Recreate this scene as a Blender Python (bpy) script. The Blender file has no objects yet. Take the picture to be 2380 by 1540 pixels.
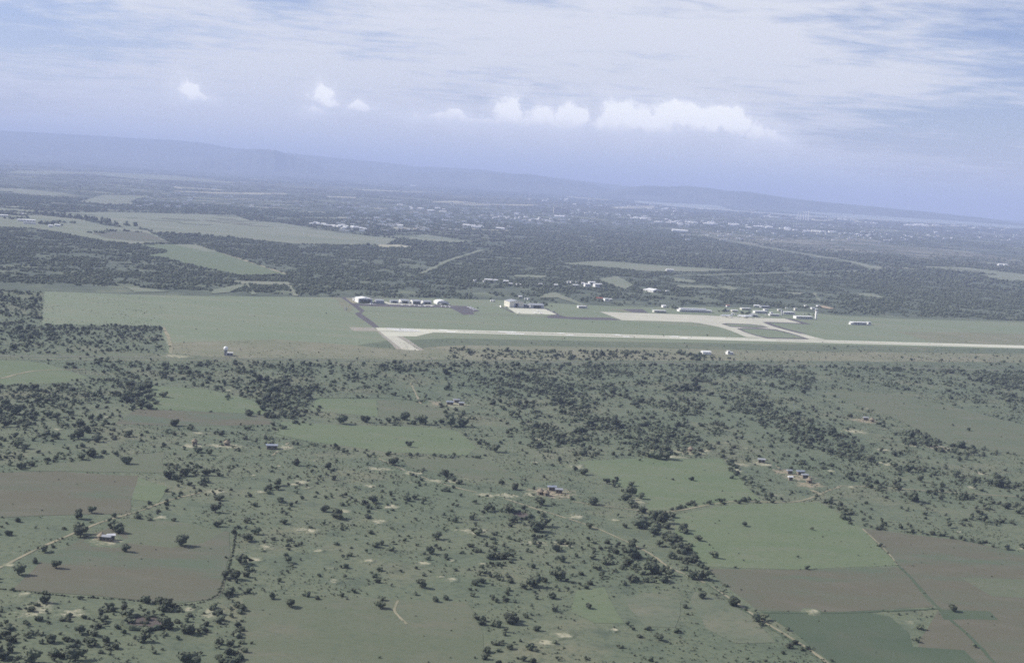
import bpy, bmesh, math, random
import numpy as np
from mathutils import Matrix, Vector

random.seed(7); rng = np.random.default_rng(7)
S = bpy.context.scene
COL = S.collection
R = math.radians

# ------------------------------------------------------------------ camera
CAM_H = 200.0
PITCH, ROLL = R(5.8), R(3.72)
cam = bpy.data.cameras.new('camera'); cam.lens = 50; cam.sensor_width = 36
cam.clip_start = 1; cam.clip_end = 250000
cam_o = bpy.data.objects.new('camera', cam); COL.objects.link(cam_o); S.camera = cam_o
FWD = Vector((0, math.cos(PITCH), -math.sin(PITCH)))
R0 = Vector((1, 0, 0)); U0 = R0.cross(FWD)
RIGHT = math.cos(ROLL)*R0 + math.sin(ROLL)*U0
UP = -math.sin(ROLL)*R0 + math.cos(ROLL)*U0
m = Matrix((RIGHT, UP, -FWD)).transposed().to_4x4(); m.translation = (0, 0, CAM_H)
cam_o.matrix_world = m
S.render.resolution_x, S.render.resolution_y = 1024, 662

# ------------------------------------------------------------------ light
SUN_EL, SUN_AZ = R(36), R(-82)          # azimuth from +Y towards +X : the sun stands to the left
SKY_STRENGTH, SUN_STRENGTH, EXPOSURE = 0.11, 4.4, 0.52
S.view_settings.view_transform = 'Standard'; S.view_settings.look = 'None'
S.view_settings.exposure = EXPOSURE; S.view_settings.gamma = 1
S.view_settings.use_curve_mapping = False
try:
    S.cycles.use_denoising = False
    S.cycles.volume_bounces = 2
    S.cycles.max_bounces = 6
    S.cycles.sample_clamp_indirect = 4
    S.cycles.use_adaptive_sampling = True
    S.cycles.adaptive_threshold = 0.015
    S.cycles.filter_width = 1.7
except Exception:
    pass
sun = bpy.data.lights.new('sun', 'SUN'); sun.energy = SUN_STRENGTH; sun.angle = R(0.55); sun.color = (1, .95, .86)
sun_o = bpy.data.objects.new('sun', sun); COL.objects.link(sun_o)
sdir = Vector((math.sin(SUN_AZ)*math.cos(SUN_EL), math.cos(SUN_AZ)*math.cos(SUN_EL), math.sin(SUN_EL)))
sun_o.rotation_euler = sdir.to_track_quat('Z', 'Y').to_euler(); sun_o.location = (0, 0, 3000)

F = 50/36*2380                         # focal length in units of a 2380 px wide picture
CX, CY = 1190.0, 770.0
def ray(X, Y):
    return (FWD*F + RIGHT*(X-CX) - UP*(Y-CY)).normalized()
def G(X, Y, z=0.0):
    """a picture measurement turned into a point of the flat ground"""
    d = ray(X, Y); dz = min(d.z, -0.0021)
    t = (CAM_H-z)/-dz
    if d.y*t > RISE_Y:                       # the far plain climbs gently towards the hills
        den = RISE*d.y-d.z
        t = (CAM_H+RISE*RISE_Y)/max(den, 1e-4)
        if d.y*t > RISE_END: t = min((CAM_H-RISE*(RISE_END-RISE_Y))/max(-d.z, .0012), 60000)
    return (d.x*t, d.y*t)
RISE, RISE_Y, RISE_END = .008, 7000.0, 22000.0
def TZ(y): return RISE*np.clip(np.asarray(y)-RISE_Y, 0, RISE_END-RISE_Y)
def to_px(x, y, z=0.0):
    dx, dy, dz = x, y, z-CAM_H
    c = dx*FWD.x+dy*FWD.y+dz*FWD.z
    a = dx*RIGHT.x+dy*RIGHT.y+dz*RIGHT.z
    b = dx*UP.x+dy*UP.y+dz*UP.z
    return CX+F*a/c, CY-F*b/c

# ------------------------------------------------------------------ world: sky with clouds
W = bpy.data.worlds.new('World'); S.world = W; W.use_nodes = True
nt = W.node_tree; N = nt.nodes; L = nt.links; N.clear()
def nd(t, **k):
    n = N.new(t)
    for a, b in k.items(): setattr(n, a, b)
    return n
def mth(op, a, b=None, c=None, clamp=False):
    n = nd('ShaderNodeMath', operation=op); n.use_clamp = clamp
    for i, q in enumerate((a, b, c)):
        if q is None: continue
        if isinstance(q, (int, float)): n.inputs[i].default_value = q
        else: L.new(q, n.inputs[i])
    return n.outputs[0]
def sstep(val, lo, hi):
    n = nd('ShaderNodeMapRange', interpolation_type='SMOOTHSTEP'); L.new(val, n.inputs[0])
    n.inputs[1].default_value = lo; n.inputs[2].default_value = hi
    return n.outputs[0]
def mixc(fac, a, b):
    n = nd('ShaderNodeMix', data_type='RGBA'); 
    for q, i in ((fac, 0), (a, 6), (b, 7)):
        if isinstance(q, (int, float)): n.inputs[i].default_value = q
        elif isinstance(q, tuple): n.inputs[i].default_value = (*q, 1)
        else: L.new(q, n.inputs[i])
    return n.outputs[2]
def noise(vec, scale, detail=5, rough=.55, dist=0, col=False):
    n = nd('ShaderNodeTexNoise'); L.new(vec, n.inputs['Vector'])
    n.inputs['Scale'].default_value = scale; n.inputs['Detail'].default_value = detail
    n.inputs['Roughness'].default_value = rough; n.inputs['Distortion'].default_value = dist
    return n.outputs['Color' if col else 'Fac']
out = nd('ShaderNodeOutputWorld'); bg = nd('ShaderNodeBackground'); L.new(bg.outputs[0], out.inputs[0])
sky = nd('ShaderNodeTexSky', sky_type='NISHITA'); sky.sun_disc = False
sky.sun_elevation = SUN_EL; sky.sun_rotation = SUN_AZ
sky.altitude = 1000; sky.air_density = 1.0; sky.dust_density = 0.6; sky.ozone_density = 3.0
bg.inputs[1].default_value = SKY_STRENGTH
tc = nd('ShaderNodeTexCoord'); sep = nd('ShaderNodeSeparateXYZ'); L.new(tc.outputs['Generated'], sep.inputs[0])
zc = mth('MAXIMUM', sep.outputs[2], 0.0)
az = mth('ARCTAN2', sep.outputs[0], sep.outputs[1])
el = mth('ARCSINE', sep.outputs[2])
den = mth('ADD', zc, 0.055)
cmb = nd('ShaderNodeCombineXYZ'); L.new(mth('DIVIDE', sep.outputs[0], den), cmb.inputs[0]); L.new(mth('DIVIDE', sep.outputs[1], den), cmb.inputs[1])
rot = nd('ShaderNodeMapping'); L.new(cmb.outputs[0], rot.inputs[0]); rot.inputs['Rotation'].default_value = (0, 0, R(-14)); rot.inputs['Scale'].default_value = (.8, 1, 1)
n1 = noise(rot.outputs[0], .75, 8, .6, .4)
n2 = noise(rot.outputs[0], 2.6, 7, .62, .5)
layer = mth('ADD', mth('MULTIPLY', n1, .72), mth('MULTIPLY', mth('SUBTRACT', n2, .18), .62))
n3 = noise(rot.outputs[0], 8, 5, .62, .3)
layer = mth('ADD', layer, mth('MULTIPLY', mth('SUBTRACT', n3, .5), .34))
PATCHES = [(2110, 195, 130, 45, .17), (1900, 212, 70, 16, .12), (2150, 120, 160, 40, .08), (1930, 60, 120, 30, -.06), (1330, 30, 140, 30, -.06), (560, 150, 420, 90, .05), (1480, 110, 420, 110, .13), (1100, 60, 260, 60, .06), (2280, 300, 260, 120, -.16), (1950, 340, 330, 70, -.07), (2300, 60, 200, 60, -.05), (60, 130, 260, 70, -.05), (700, 190, 300, 60, .05),
           (180, 30, 300, 30, -.06), (980, 25, 160, 22, -.06), (1760, 110, 120, 60, .06), (2250, 210, 160, 26, .07), (430, 205, 60, 26, .06), (2340, 10, 80, 12, .1), (1400, 290, 420, 34, .12), (1200, 370, 900, 80, .30), (500, 250, 500, 60, .08)]
ae0 = nd('ShaderNodeCombineXYZ'); L.new(az, ae0.inputs[0]); L.new(el, ae0.inputs[1])
for X, Y, rx, ry, am in PATCHES:
    d = ray(X, Y)
    s_ = nd('ShaderNodeVectorMath', operation='SUBTRACT'); L.new(ae0.outputs[0], s_.inputs[0]); s_.inputs[1].default_value = (math.atan2(d.x, d.y), math.asin(d.z), 0)
    q_ = nd('ShaderNodeVectorMath', operation='MULTIPLY'); L.new(s_.outputs[0], q_.inputs[0]); q_.inputs[1].default_value = (F/rx, F/ry, 0)
    l_ = nd('ShaderNodeVectorMath', operation='LENGTH'); L.new(q_.outputs[0], l_.inputs[0])
    layer = mth('ADD', layer, mth('MULTIPLY', sstep(l_.outputs['Value'], 1.6, .1), am))
side = mth('ABSOLUTE', mth('SUBTRACT', az, R(-1)))
side = sstep(side, R(6), R(24))
cover = sstep(mth('SUBTRACT', layer, mth('MULTIPLY', side, .15)), .27, .66)
# picture-independent angles of the cumulus line
ae = nd('ShaderNodeCombineXYZ'); L.new(az, ae.inputs[0]); L.new(el, ae.inputs[1])
wob = noise(ae.outputs[0], 62, 6, .6, 0, True)
wv = nd('ShaderNodeVectorMath', operation='SUBTRACT'); L.new(wob, wv.inputs[0]); wv.inputs[1].default_value = (.5, .5, .5)
wm = nd('ShaderNodeVectorMath', operation='MULTIPLY'); L.new(wv.outputs[0], wm.inputs[0]); wm.inputs[1].default_value = (.026, .020, 0)
wa = nd('ShaderNodeVectorMath', operation='ADD'); L.new(ae.outputs[0], wa.inputs[0]); L.new(wm.outputs[0], wa.inputs[1])
PUFFS = [(1184, 262, 26, 34), (1215, 282, 30, 20), (1268, 276, 30, 24), (1330, 274, 30, 30), (1300, 288, 45, 16), (1450, 272, 44, 32),
         (1415, 292, 36, 20), (1550, 268, 36, 26), (1605, 272, 44, 26), (1660, 276, 40, 24), (1500, 288, 60, 20), (1700, 282, 40, 20),
         (1752, 318, 30, 28), (1800, 326, 30, 20), (748, 220, 22, 18), (765, 234, 20, 10), (438, 208, 22, 16), (455, 226, 30, 9),
         (725, 262, 26, 10), (1055, 276, 90, 12), (1120, 284, 70, 12), (835, 250, 26, 9)]
puff = None
for X, Y, rx, ry in PUFFS:
    d = ray(X, Y); a = math.atan2(d.x, d.y); e = math.asin(d.z)
    s_ = nd('ShaderNodeVectorMath', operation='SUBTRACT'); L.new(wa.outputs[0], s_.inputs[0]); s_.inputs[1].default_value = (a, e, 0)
    q_ = nd('ShaderNodeVectorMath', operation='MULTIPLY'); L.new(s_.outputs[0], q_.inputs[0]); q_.inputs[1].default_value = (F/rx, F/ry, 0)
    l_ = nd('ShaderNodeVectorMath', operation='LENGTH'); L.new(q_.outputs[0], l_.inputs[0])
    v_ = mth('SUBTRACT', 1.62, l_.outputs['Value'])
    puff = v_ if puff is None else mth('SMOOTH_MAX', puff, v_, .25)
pm = mth('MULTIPLY', sstep(puff, -.1, .75), sstep(el, 112/F, 150/F))
# cloud brightness in the units of the sky texture
tint = nd('ShaderNodeMix', data_type='RGBA', blend_type='MULTIPLY'); tint.inputs[0].default_value = 1
L.new(sky.outputs[0], tint.inputs[6]); tint.inputs[7].default_value = (.74, .65, .74, 1)
veil = mixc(mth('MULTIPLY', cover, .92), tint.outputs[2], (5.45, 5.55, 5.75))
pb = mth('ADD', mth('MULTIPLY', sstep(puff, -.1, 1.0), sstep(el, 120/F, 180/F)), mth('MULTIPLY', mth('SUBTRACT', noise(ae.outputs[0], 110, 5, .6), .5), .9))
pcol = mixc(sstep(pb, 0.1, .9), (6.3, 6.4, 6.7), (9.6, 9.4, 8.8))  # cumulus shading put into the colour: sunlit tops, greyer bases
halo = mth('MULTIPLY', sstep(puff, -1.3, .35), mth('MULTIPLY', n3, .75))
veil = mixc(halo, veil, (6.6, 6.7, 6.8))
full = mixc(mth('MULTIPLY', pm, .7), veil, pcol)
below = mth('LESS_THAN', sep.outputs[2], -0.001)
L.new(mixc(below, full, (2.2, 2.4, 2.9)), bg.inputs[0])

# ------------------------------------------------------------------ materials
def material(name, col, col2=None, scale=.02, detail=6, rough=.9, stretch=(1, 1, 1), rotz=0, bump=0, contrast=(.35, .65), fine=None, spec=.15, rnd=0.0):
    mt = bpy.data.materials.new(name); mt.use_nodes = True
    t = mt.node_tree; b = t.nodes['Principled BSDF']; b.inputs['Roughness'].default_value = rough
    b.inputs['Specular IOR Level'].default_value = spec
    def mk(ty): return t.nodes.new(ty)
    src = None
    geo = mk('ShaderNodeNewGeometry')
    if col2 is None: col2 = tuple(c*.86 for c in col)
    mp = mk('ShaderNodeMapping'); t.links.new(geo.outputs['Position'], mp.inputs[0])
    mp.inputs['Scale'].default_value = stretch; mp.inputs['Rotation'].default_value = (0, 0, rotz)
    no = mk('ShaderNodeTexNoise'); t.links.new(mp.outputs[0], no.inputs['Vector'])
    no.inputs['Scale'].default_value = scale; no.inputs['Detail'].default_value = detail; no.inputs['Roughness'].default_value = .6
    mr = mk('ShaderNodeMapRange'); t.links.new(no.outputs['Fac'], mr.inputs[0])
    mr.inputs[1].default_value, mr.inputs[2].default_value = contrast
    mx = mk('ShaderNodeMix'); mx.data_type = 'RGBA'; t.links.new(mr.outputs[0], mx.inputs[0])
    mx.inputs[6].default_value = (*col, 1); mx.inputs[7].default_value = (*col2, 1)
    src = mx.outputs[2]
    if fine:                                                       # list of (colour, scale, lo, hi, amount)
        for fc, fs, lo, hi, am in fine:
            n2 = mk('ShaderNodeTexNoise'); t.links.new(mp.outputs[0], n2.inputs['Vector'])
            n2.inputs['Scale'].default_value = fs; n2.inputs['Detail'].default_value = 5; n2.inputs['Roughness'].default_value = .62
            r2 = mk('ShaderNodeMapRange'); t.links.new(n2.outputs['Fac'], r2.inputs[0])
            r2.inputs[1].default_value = lo; r2.inputs[2].default_value = hi; r2.inputs[4].default_value = am
            m2 = mk('ShaderNodeMix'); m2.data_type = 'RGBA'; t.links.new(r2.outputs[0], m2.inputs[0])
            t.links.new(src, m2.inputs[6]); m2.inputs[7].default_value = (*fc, 1); src = m2.outputs[2]
    if rnd:
        oi = mk('ShaderNodeObjectInfo'); r3 = mk('ShaderNodeMapRange'); t.links.new(oi.outputs['Random'], r3.inputs[0])
        r3.inputs[3].default_value = 1-rnd; r3.inputs[4].default_value = 1+rnd
        m3 = mk('ShaderNodeVectorMath'); m3.operation = 'SCALE'; t.links.new(src, m3.inputs[0]); t.links.new(r3.outputs[0], m3.inputs['Scale']); src = m3.outputs[0]
    t.links.new(src, b.inputs['Base Color'])
    if bump:
        bp = mk('ShaderNodeBump'); bp.inputs['Strength'].default_value = bump; bp.inputs['Distance'].default_value = .3
        n3 = mk('ShaderNodeTexNoise'); t.links.new(geo.outputs['Position'], n3.inputs['Vector']); n3.inputs['Scale'].default_value = .8
        t.links.new(n3.outputs['Fac'], bp.inputs['Height']); t.links.new(bp.outputs[0], b.inputs['Normal'])
    return mt
GRASS = (.108, .133, .086); GRASS2 = (.136, .152, .099); DRY = (.200, .186, .124); SAND = (.38, .345, .26)
M = {}
M['ground'] = material('savanna_grass', GRASS, GRASS2, .006, 8, fine=[(DRY, .013, .52, .72, .55), ((.066, .086, .062), .05, .5, .72, .75), (SAND, .055, .66, .76, .55), ((.066, .086, .060), .30, .5, .66, .75)])
M['airgrass'] = material('mown_airfield_grass', (.154, .188, .120), (.180, .200, .134), .006, 6, stretch=(.4, 2, 1), rotz=R(-20), fine=[((.22, .215, .16), .012, .55, .75, .5), ((.122, .160, .106), .1, .5, .72, .6), ((.205, .205, .145), .035, .54, .70, .6)])
M['verge'] = material('dry_verge_grass', (.188, .186, .126), (.150, .164, .106), .01, 6, fine=[((.25, .235, .18), .03, .5, .7, .5), ((.10, .125, .09), .25, .55, .72, .7)])
M['woodfloor'] = material('woodland_floor', (.070, .088, .064), (.105, .122, .086), .004, 7, fine=[((.165, .182, .118), .012, .52, .66, .75), ((.04, .052, .04), .03, .5, .7, .7)])
M['farwood'] = material('far_woodland_floor', (.058, .072, .062), (.088, .103, .080), .0007, 8, fine=[((.035, .045, .036), .006, .5, .7, .6), ((.24, .24, .18), .0011, .56, .66, .7), ((.30, .29, .22), .0042, .60, .70, .65)])
M['field'] = material('green_field', (.114, .150, .084), (.136, .160, .096), .012, 6, stretch=(1, 2.2, 1), rotz=R(-8), fine=[((.155, .165, .115), .03, .50, .70, .6), ((.078, .108, .068), .2, .5, .70, .6)])
M['field_b'] = material('grey_green_field', (.106, .126, .080), (.126, .138, .092), .012, 6, stretch=(1, 2, 1), fine=[((.150, .145, .105), .025, .52, .72, .6), ((.074, .096, .068), .22, .5, .70, .6)])
M['brown'] = material('ploughed_brown_field', (.113, .108, .078), (.106, .116, .080), .011, 6, stretch=(1, 2.6, 1), rotz=R(-6), contrast=(.42, .66), fine=[((.094, .120, .080), .0085, .50, .62, .9), ((.142, .132, .102), .03, .5, .7, .6), ((.11, .125, .09), .2, .52, .75, .5)])
M['palegrass'] = material('dry_pale_grass', (.150, .156, .108), (.118, .138, .094), .03, 6, contrast=(.38, .62), fine=[((.075, .095, .066), .2, .5, .68, .6)])
M['darkcrop'] = material('dark_crop_field', (.066, .092, .060), (.080, .104, .066), .015, 6, fine=[((.105, .108, .078), .02, .55, .74, .7)])
M['pale'] = material('pale_far_field', (.195, .205, .148), (.150, .172, .120), .0022, 7, stretch=(.5, 1.4, 1), fine=[((.24, .235, .17), .005, .5, .7, .5), ((.12, .145, .10), .012, .55, .75, .5)])
M['palest'] = material('bare_pale_strip', (.36, .34, .25), (.28, .28, .2), .004, 6)
M['sand'] = material('sandy_bare_soil', (.43, .40, .29), (.34, .32, .22), .09, 6, fine=[((.17, .19, .125), .14, .52, .66, .8)])
M['redsand'] = material('trodden_reddish_soil', (.36, .29, .215), (.30, .25, .18), .08, 6, fine=[((.17, .19, .125), .15, .56, .7, .7)])
M['track'] = material('dirt_track', (.27, .245, .17), (.155, .160, .105), .06, 6, contrast=(.4, .68))
M['rail'] = material('dark_gravel_track', (.125, .125, .105), (.155, .165, .12), .03, 5)
M['concrete'] = material('pale_runway_concrete', (.54, .53, .435), (.48, .475, .39), .02, 6, stretch=(.3, 2, 1), rotz=R(-20), fine=[((.38, .375, .32), .05, .6, .8, .4)])
M['concrete2'] = material('worn_apron_concrete', (.47, .455, .37), (.41, .40, .335), .02, 6, fine=[((.36, .35, .32), .04, .58, .8, .45)])
M['shoulder'] = material('pinkish_gravel_shoulder', (.305, .275, .235), (.255, .25, .205), .03, 6)
M['asphalt'] = material('dark_asphalt', (.085, .078, .088), (.11, .102, .108), .03, 6)
M['paint'] = material('white_runway_paint', (.86, .86, .82), (.82, .82, .78), .2, 4, rough=.7)
M['white'] = material('white_painted_wall', (.80, .79, .75), (.72, .71, .68), .3, 4, rough=.7)
M['cream'] = material('cream_painted_wall', (.66, .63, .54), (.58, .56, .48), .3, 4, rough=.8)
M['wroof'] = material('white_sheet_roof', (.82, .82, .80), (.70, .70, .69), .25, 4, rough=.55, spec=.3)
M['groof'] = material('grey_sheet_roof', (.34, .36, .38), (.27, .28, .30), .25, 5, rough=.5, spec=.35)
M['gwall'] = material('grey_sheet_wall', (.36, .37, .39), (.30, .31, .33), .25, 5, rough=.6)
M['rroof'] = material('red_tiled_roof', (.36, .13, .09), (.30, .12, .08), .4, 4)
M['broof'] = material('blue_grey_sheet_roof', (.23, .27, .34), (.28, .30, .33), .3, 4, rough=.5)
M['thatch'] = material('grey_thatch', (.20, .17, .13), (.26, .22, .16), .6, 5)
M['mud'] = material('mud_wall', (.22, .19, .15), (.18, .16, .13), .6, 4)
M['dung'] = material('dark_trodden_dung', (.085, .072, .066), (.11, .095, .085), .3, 4)
M['dark'] = material('dark_window_glass', (.03, .035, .045), None, .5, 3, rough=.2, spec=.5)
M['steel'] = material('grey_steel', (.30, .31, .33), None, .5, 3, rough=.5, spec=.4)
M['acwhite'] = material('white_aircraft_paint', (.84, .84, .82), (.80, .80, .79), .4, 3, rough=.35, spec=.5)
M['tyre'] = material('black_rubber', (.02, .02, .02), None, .5, 3)
M['carred'] = material('faded_red_car_paint', (.35, .08, .06), None, .5, 3, rough=.4, spec=.5)
M['leaf'] = material('dark_bush_foliage', (.060, .073, .052), (.088, .102, .066), .35, 4, rnd=.35, fine=[((.044, .054, .044), .9, .5, .7, .7)])
M['leaf2'] = material('grey_green_bush_foliage', (.082, .097, .066), (.112, .126, .082), .35, 4, rnd=.35, fine=[((.052, .062, .048), .9, .5, .7, .7)])
M['bark'] = material('grey_bark', (.11, .095, .08), (.08, .07, .06), .6, 4)
M['hill'] = material('wooded_hill_slopes', (.055, .070, .056), (.095, .108, .080), .0011, 8, contrast=(.4, .6), fine=[((.030, .038, .034), .0028, .48, .62, .8), ((.19, .19, .14), .0018, .56, .68, .6)])
M['lake'] = material('pale_shallow_water', (.30, .32, .29), (.24, .27, .24), .0012, 5, rough=.5)

# ------------------------------------------------------------------ object helpers
def tag(o, label=None, cat=None, group=None, kind=None):
    for k, v in (('label', label), ('category', cat), ('group', group), ('kind', kind)):
        if v: o[k] = v
    return o
def link(name, data, parent=None, loc=None, rz=None):
    o = bpy.data.objects.new(name, data); COL.objects.link(o)
    if parent: o.parent = parent
    if loc is not None: o.location = loc
    if rz is not None: o.rotation_euler = (0, 0, rz)
    return o
def thing(name, label, cat, loc, rz=0, group=None):
    return tag(link(name, None, None, loc, rz), label, cat, group)
class MB:
    def __init__(s): s.v = []; s.f = []
    def add(s, vs, fs):
        b = len(s.v); s.v += [tuple(v) for v in vs]; s.f += [tuple(i+b for i in f) for f in fs]; return s
    def box(s, x0, x1, y0, y1, z0, z1):
        return s.add([(x0, y0, z0), (x1, y0, z0), (x1, y1, z0), (x0, y1, z0), (x0, y0, z1), (x1, y0, z1), (x1, y1, z1), (x0, y1, z1)],
                     [(3, 2, 1, 0), (4, 5, 6, 7), (0, 1, 5, 4), (1, 2, 6, 5), (2, 3, 7, 6), (3, 0, 4, 7)])
    def prism_y(s, poly, y0, y1):      # poly in (x,z), counter-clockwise seen from -y
        n = len(poly)
        return s.add([(x, y0, z) for x, z in poly]+[(x, y1, z) for x, z in poly],
                     [tuple(range(n)), tuple(range(2*n-1, n-1, -1))]+[(i, i+n, (i+1) % n+n, (i+1) % n) for i in range(n)])
    def prism_x(s, poly, x0, x1):      # poly in (y,z)
        n = len(poly)
        return s.add([(x0, y, z) for y, z in poly]+[(x1, y, z) for y, z in poly],
                     [tuple(range(n-1, -1, -1)), tuple(range(n, 2*n))]+[(i, (i+1) % n, (i+1) % n+n, i+n) for i in range(n)])
    def lathe(s, prof, n=10, cx=0, cy=0, axis='z', cz=0):   # prof: (radius, height)
        b = []
        for r, h in prof:
            for k in range(n):
                a = 2*math.pi*k/n
                if axis == 'z': b.append((cx+r*math.cos(a), cy+r*math.sin(a), h))
                elif axis == 'x': b.append((h, cy+r*math.cos(a), cz+r*math.sin(a)))
                else: b.append((cx+r*math.cos(a), h, cz+r*math.sin(a)))
        f = [(i*n+k, i*n+(k+1) % n, (i+1)*n+(k+1) % n, (i+1)*n+k) for i in range(len(prof)-1) for k in range(n)]
        f += [tuple(range(n-1, -1, -1)), tuple((len(prof)-1)*n+k for k in range(n))]
        return s.add(b, f)
    def bar(s, p, q, r, n=5, r2=None):
        p, q = Vector(p), Vector(q); d = (q-p).normalized(); a = d.orthogonal().normalized(); c = d.cross(a); r2 = r if r2 is None else r2
        vs = [p+(a*math.cos(t)+c*math.sin(t))*r for t in [2*math.pi*k/n for k in range(n)]]+[q+(a*math.cos(t)+c*math.sin(t))*r2 for t in [2*math.pi*k/n for k in range(n)]]
        return s.add(vs, [(k, (k+1) % n, (k+1) % n+n, k+n) for k in range(n)]+[tuple(range(n-1, -1, -1)), tuple(range(n, 2*n))])
    def mesh(s, name, mat, smooth=False):
        me = bpy.data.meshes.new(name); me.from_pydata(s.v, [], s.f)
        mats = mat if isinstance(mat, (list, tuple)) else [mat]
        for q in mats: me.materials.append(q)
        if smooth: me.polygons.foreach_set('use_smooth', [True]*len(me.polygons))
        me.update(); return me
    def build(s, name, mat, parent=None, loc=None, rz=None, smooth=False):
        return link(name, s.mesh(name, mat, smooth), parent, loc, rz)

# lattice noise
_P = rng.random((256, 256))
def vnoise(x, y):
    xi = np.floor(x).astype(int); yi = np.floor(y).astype(int); fx = x-xi; fy = y-yi
    fx = fx*fx*(3-2*fx); fy = fy*fy*(3-2*fy)
    g = lambda a, b: _P[a & 255, b & 255]
    return (g(xi, yi)*(1-fx)+g(xi+1, yi)*fx)*(1-fy)+(g(xi, yi+1)*(1-fx)+g(xi+1, yi+1)*fx)*fy
def fbm(x, y, o=4):
    v = 0; a = .5; t = 0
    for k in range(o): v = v+a*vnoise(x*2**k+17.3*k, y*2**k+9.1*k); t += a; a *= .5
    return v/t
def inside(px, py, poly):
    r = np.zeros(px.shape, bool); n = len(poly)
    for i in range(n):
        x0, y0 = poly[i]; x1, y1 = poly[(i+1) % n]
        if y0 == y1: continue
        c = ((y0 > py) != (y1 > py)) & (px < (x1-x0)*(py-y0)/(y1-y0)+x0)
        r ^= c
    return r

# ------------------------------------------------------------------ ground sheets
LAYER = [0]
_SOFT = {}
def softened(mat, base, ragged=False):
    """the same soil, thinning out into the surrounding ground cover towards the rim"""
    key = (mat.name, base, ragged)
    if key in _SOFT: return _SOFT[key]
    m2 = mat.copy(); m2.name = mat.name+'_ragged'; t = m2.node_tree; b = t.nodes['Principled BSDF']
    own = b.inputs['Base Color'].links[0].from_socket
    src = M[base].node_tree; mp = {}
    for n in src.nodes:                                   # copy the colour nodes of the surrounding ground
        if n.type in ('BSDF_PRINCIPLED', 'OUTPUT_MATERIAL'): continue
        q = t.nodes.new(n.bl_idname); mp[n] = q
        for at in ('data_type', 'operation', 'blend_type', 'interpolation_type'):
            if hasattr(n, at): setattr(q, at, getattr(n, at))
        for i, si in enumerate(n.inputs):
            if hasattr(si, 'default_value'):
                try: q.inputs[i].default_value = si.default_value
                except Exception: pass
    endsock = None
    for l in src.links:
        if l.to_node in mp and l.from_node in mp:
            t.links.new(mp[l.from_node].outputs[list(l.from_node.outputs).index(l.from_socket)], mp[l.to_node].inputs[list(l.to_node.inputs).index(l.to_socket)])
        elif l.to_socket.name == 'Base Color':
            endsock = mp[l.from_node].outputs[list(l.from_node.outputs).index(l.from_socket)]
    at = t.nodes.new('ShaderNodeAttribute'); at.attribute_name = 'core'
    g = t.nodes.new('ShaderNodeNewGeometry'); no = t.nodes.new('ShaderNodeTexNoise'); t.links.new(g.outputs['Position'], no.inputs['Vector'])
    no.inputs['Scale'].default_value = .26 if ragged else (.09 if base == 'ground' else .02); no.inputs['Detail'].default_value = 6; no.inputs['Roughness'].default_value = .65
    ad = t.nodes.new('ShaderNodeMath'); ad.operation = 'MULTIPLY_ADD'; t.links.new(no.outputs['Fac'], ad.inputs[0]); ad.inputs[1].default_value = 1.5
    sc_ = t.nodes.new('ShaderNodeMath'); sc_.operation = 'MULTIPLY'; t.links.new(at.outputs['Fac'], sc_.inputs[0]); sc_.inputs[1].default_value = .78 if ragged else 1.0; t.links.new(sc_.outputs[0], ad.inputs[2])
    mr = t.nodes.new('ShaderNodeMapRange'); mr.interpolation_type = 'SMOOTHSTEP'; t.links.new(ad.outputs[0], mr.inputs[0]); mr.inputs[1].default_value = 1.20 if ragged else .95; mr.inputs[2].default_value = 1.75 if ragged else 1.35
    mx = t.nodes.new('ShaderNodeMix'); mx.data_type = 'RGBA'; t.links.new(mr.outputs[0], mx.inputs[0]); t.links.new(endsock, mx.inputs[6]); t.links.new(own, mx.inputs[7])
    t.links.new(mx.outputs[2], b.inputs['Base Color'])
    _SOFT[key] = m2; return m2
def sheet(name, pts, mat, jit=2.0, seg=14.0, z=None, label=None, ground=False, soft=0, base='ground', ragged=False):
    """an irregular flat patch lying on the ground; pts measured in the picture"""
    if z is None: LAYER[0] += 1
    P = [Vector(p) for p in (pts if ground else [G(*p) for p in pts])]
    ctr = sum(P, Vector((0, 0)))/len(P); dist = ctr.length
    seg = max(seg, dist*.006); jit = jit*max(1, dist/1500) if jit else 0
    out = []
    for i, a in enumerate(P):
        b = P[(i+1) % len(P)]; n = max(1, min(60, int((b-a).length/seg)))
        nrm = Vector((-(b-a).y, (b-a).x)).normalized() if (b-a).length > 1e-6 else Vector((0, 0))
        for k in range(n):
            p = a+(b-a)*(k/n)
            if jit: p = p+nrm*jit*2*(float(fbm(np.array(p.x/seg/2.2+3.1), np.array(p.y/seg/2.2+LAYER[0]), 3))-.5)
            out.append(p)
    zz = .004*LAYER[0] if z is None else z
    bm = bmesh.new(); fc = bm.faces.new([bm.verts.new((p.x, p.y, zz+float(TZ(p.y)))) for p in out]); bm.normal_update()
    if fc.normal.z < 0: fc.normal_flip()
    if soft:
        orig = set(bm.verts)
        bmesh.ops.inset_region(bm, faces=[fc], thickness=soft, use_even_offset=False)
        lay = bm.verts.layers.float.new('core')
        for v in bm.verts:
            v[lay] = 0.0 if v in orig else 1.0
            if v in orig and base == 'ground': v.co.z = .004
        mat = softened(mat, base, ragged)
    me = bpy.data.meshes.new(name); bm.to_mesh(me); bm.free(); me.materials.append(mat); me.update()
    return tag(link(name, me), label, None, None, 'structure')
def smooth_line(P, per=6):
    P = [Vector(p) for p in P]; Q = [P[0]*2-P[1]]+P+[P[-1]*2-P[-2]]; out = []
    for i in range(1, len(Q)-2):
        a, b, c, d = Q[i-1:i+3]
        for k in range(per):
            t = k/per
            out.append(.5*((2*b)+(c-a)*t+(2*a-5*b+4*c-d)*t*t+(3*b-a-3*c+d)*t**3))
    return out+[P[-1]]
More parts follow.
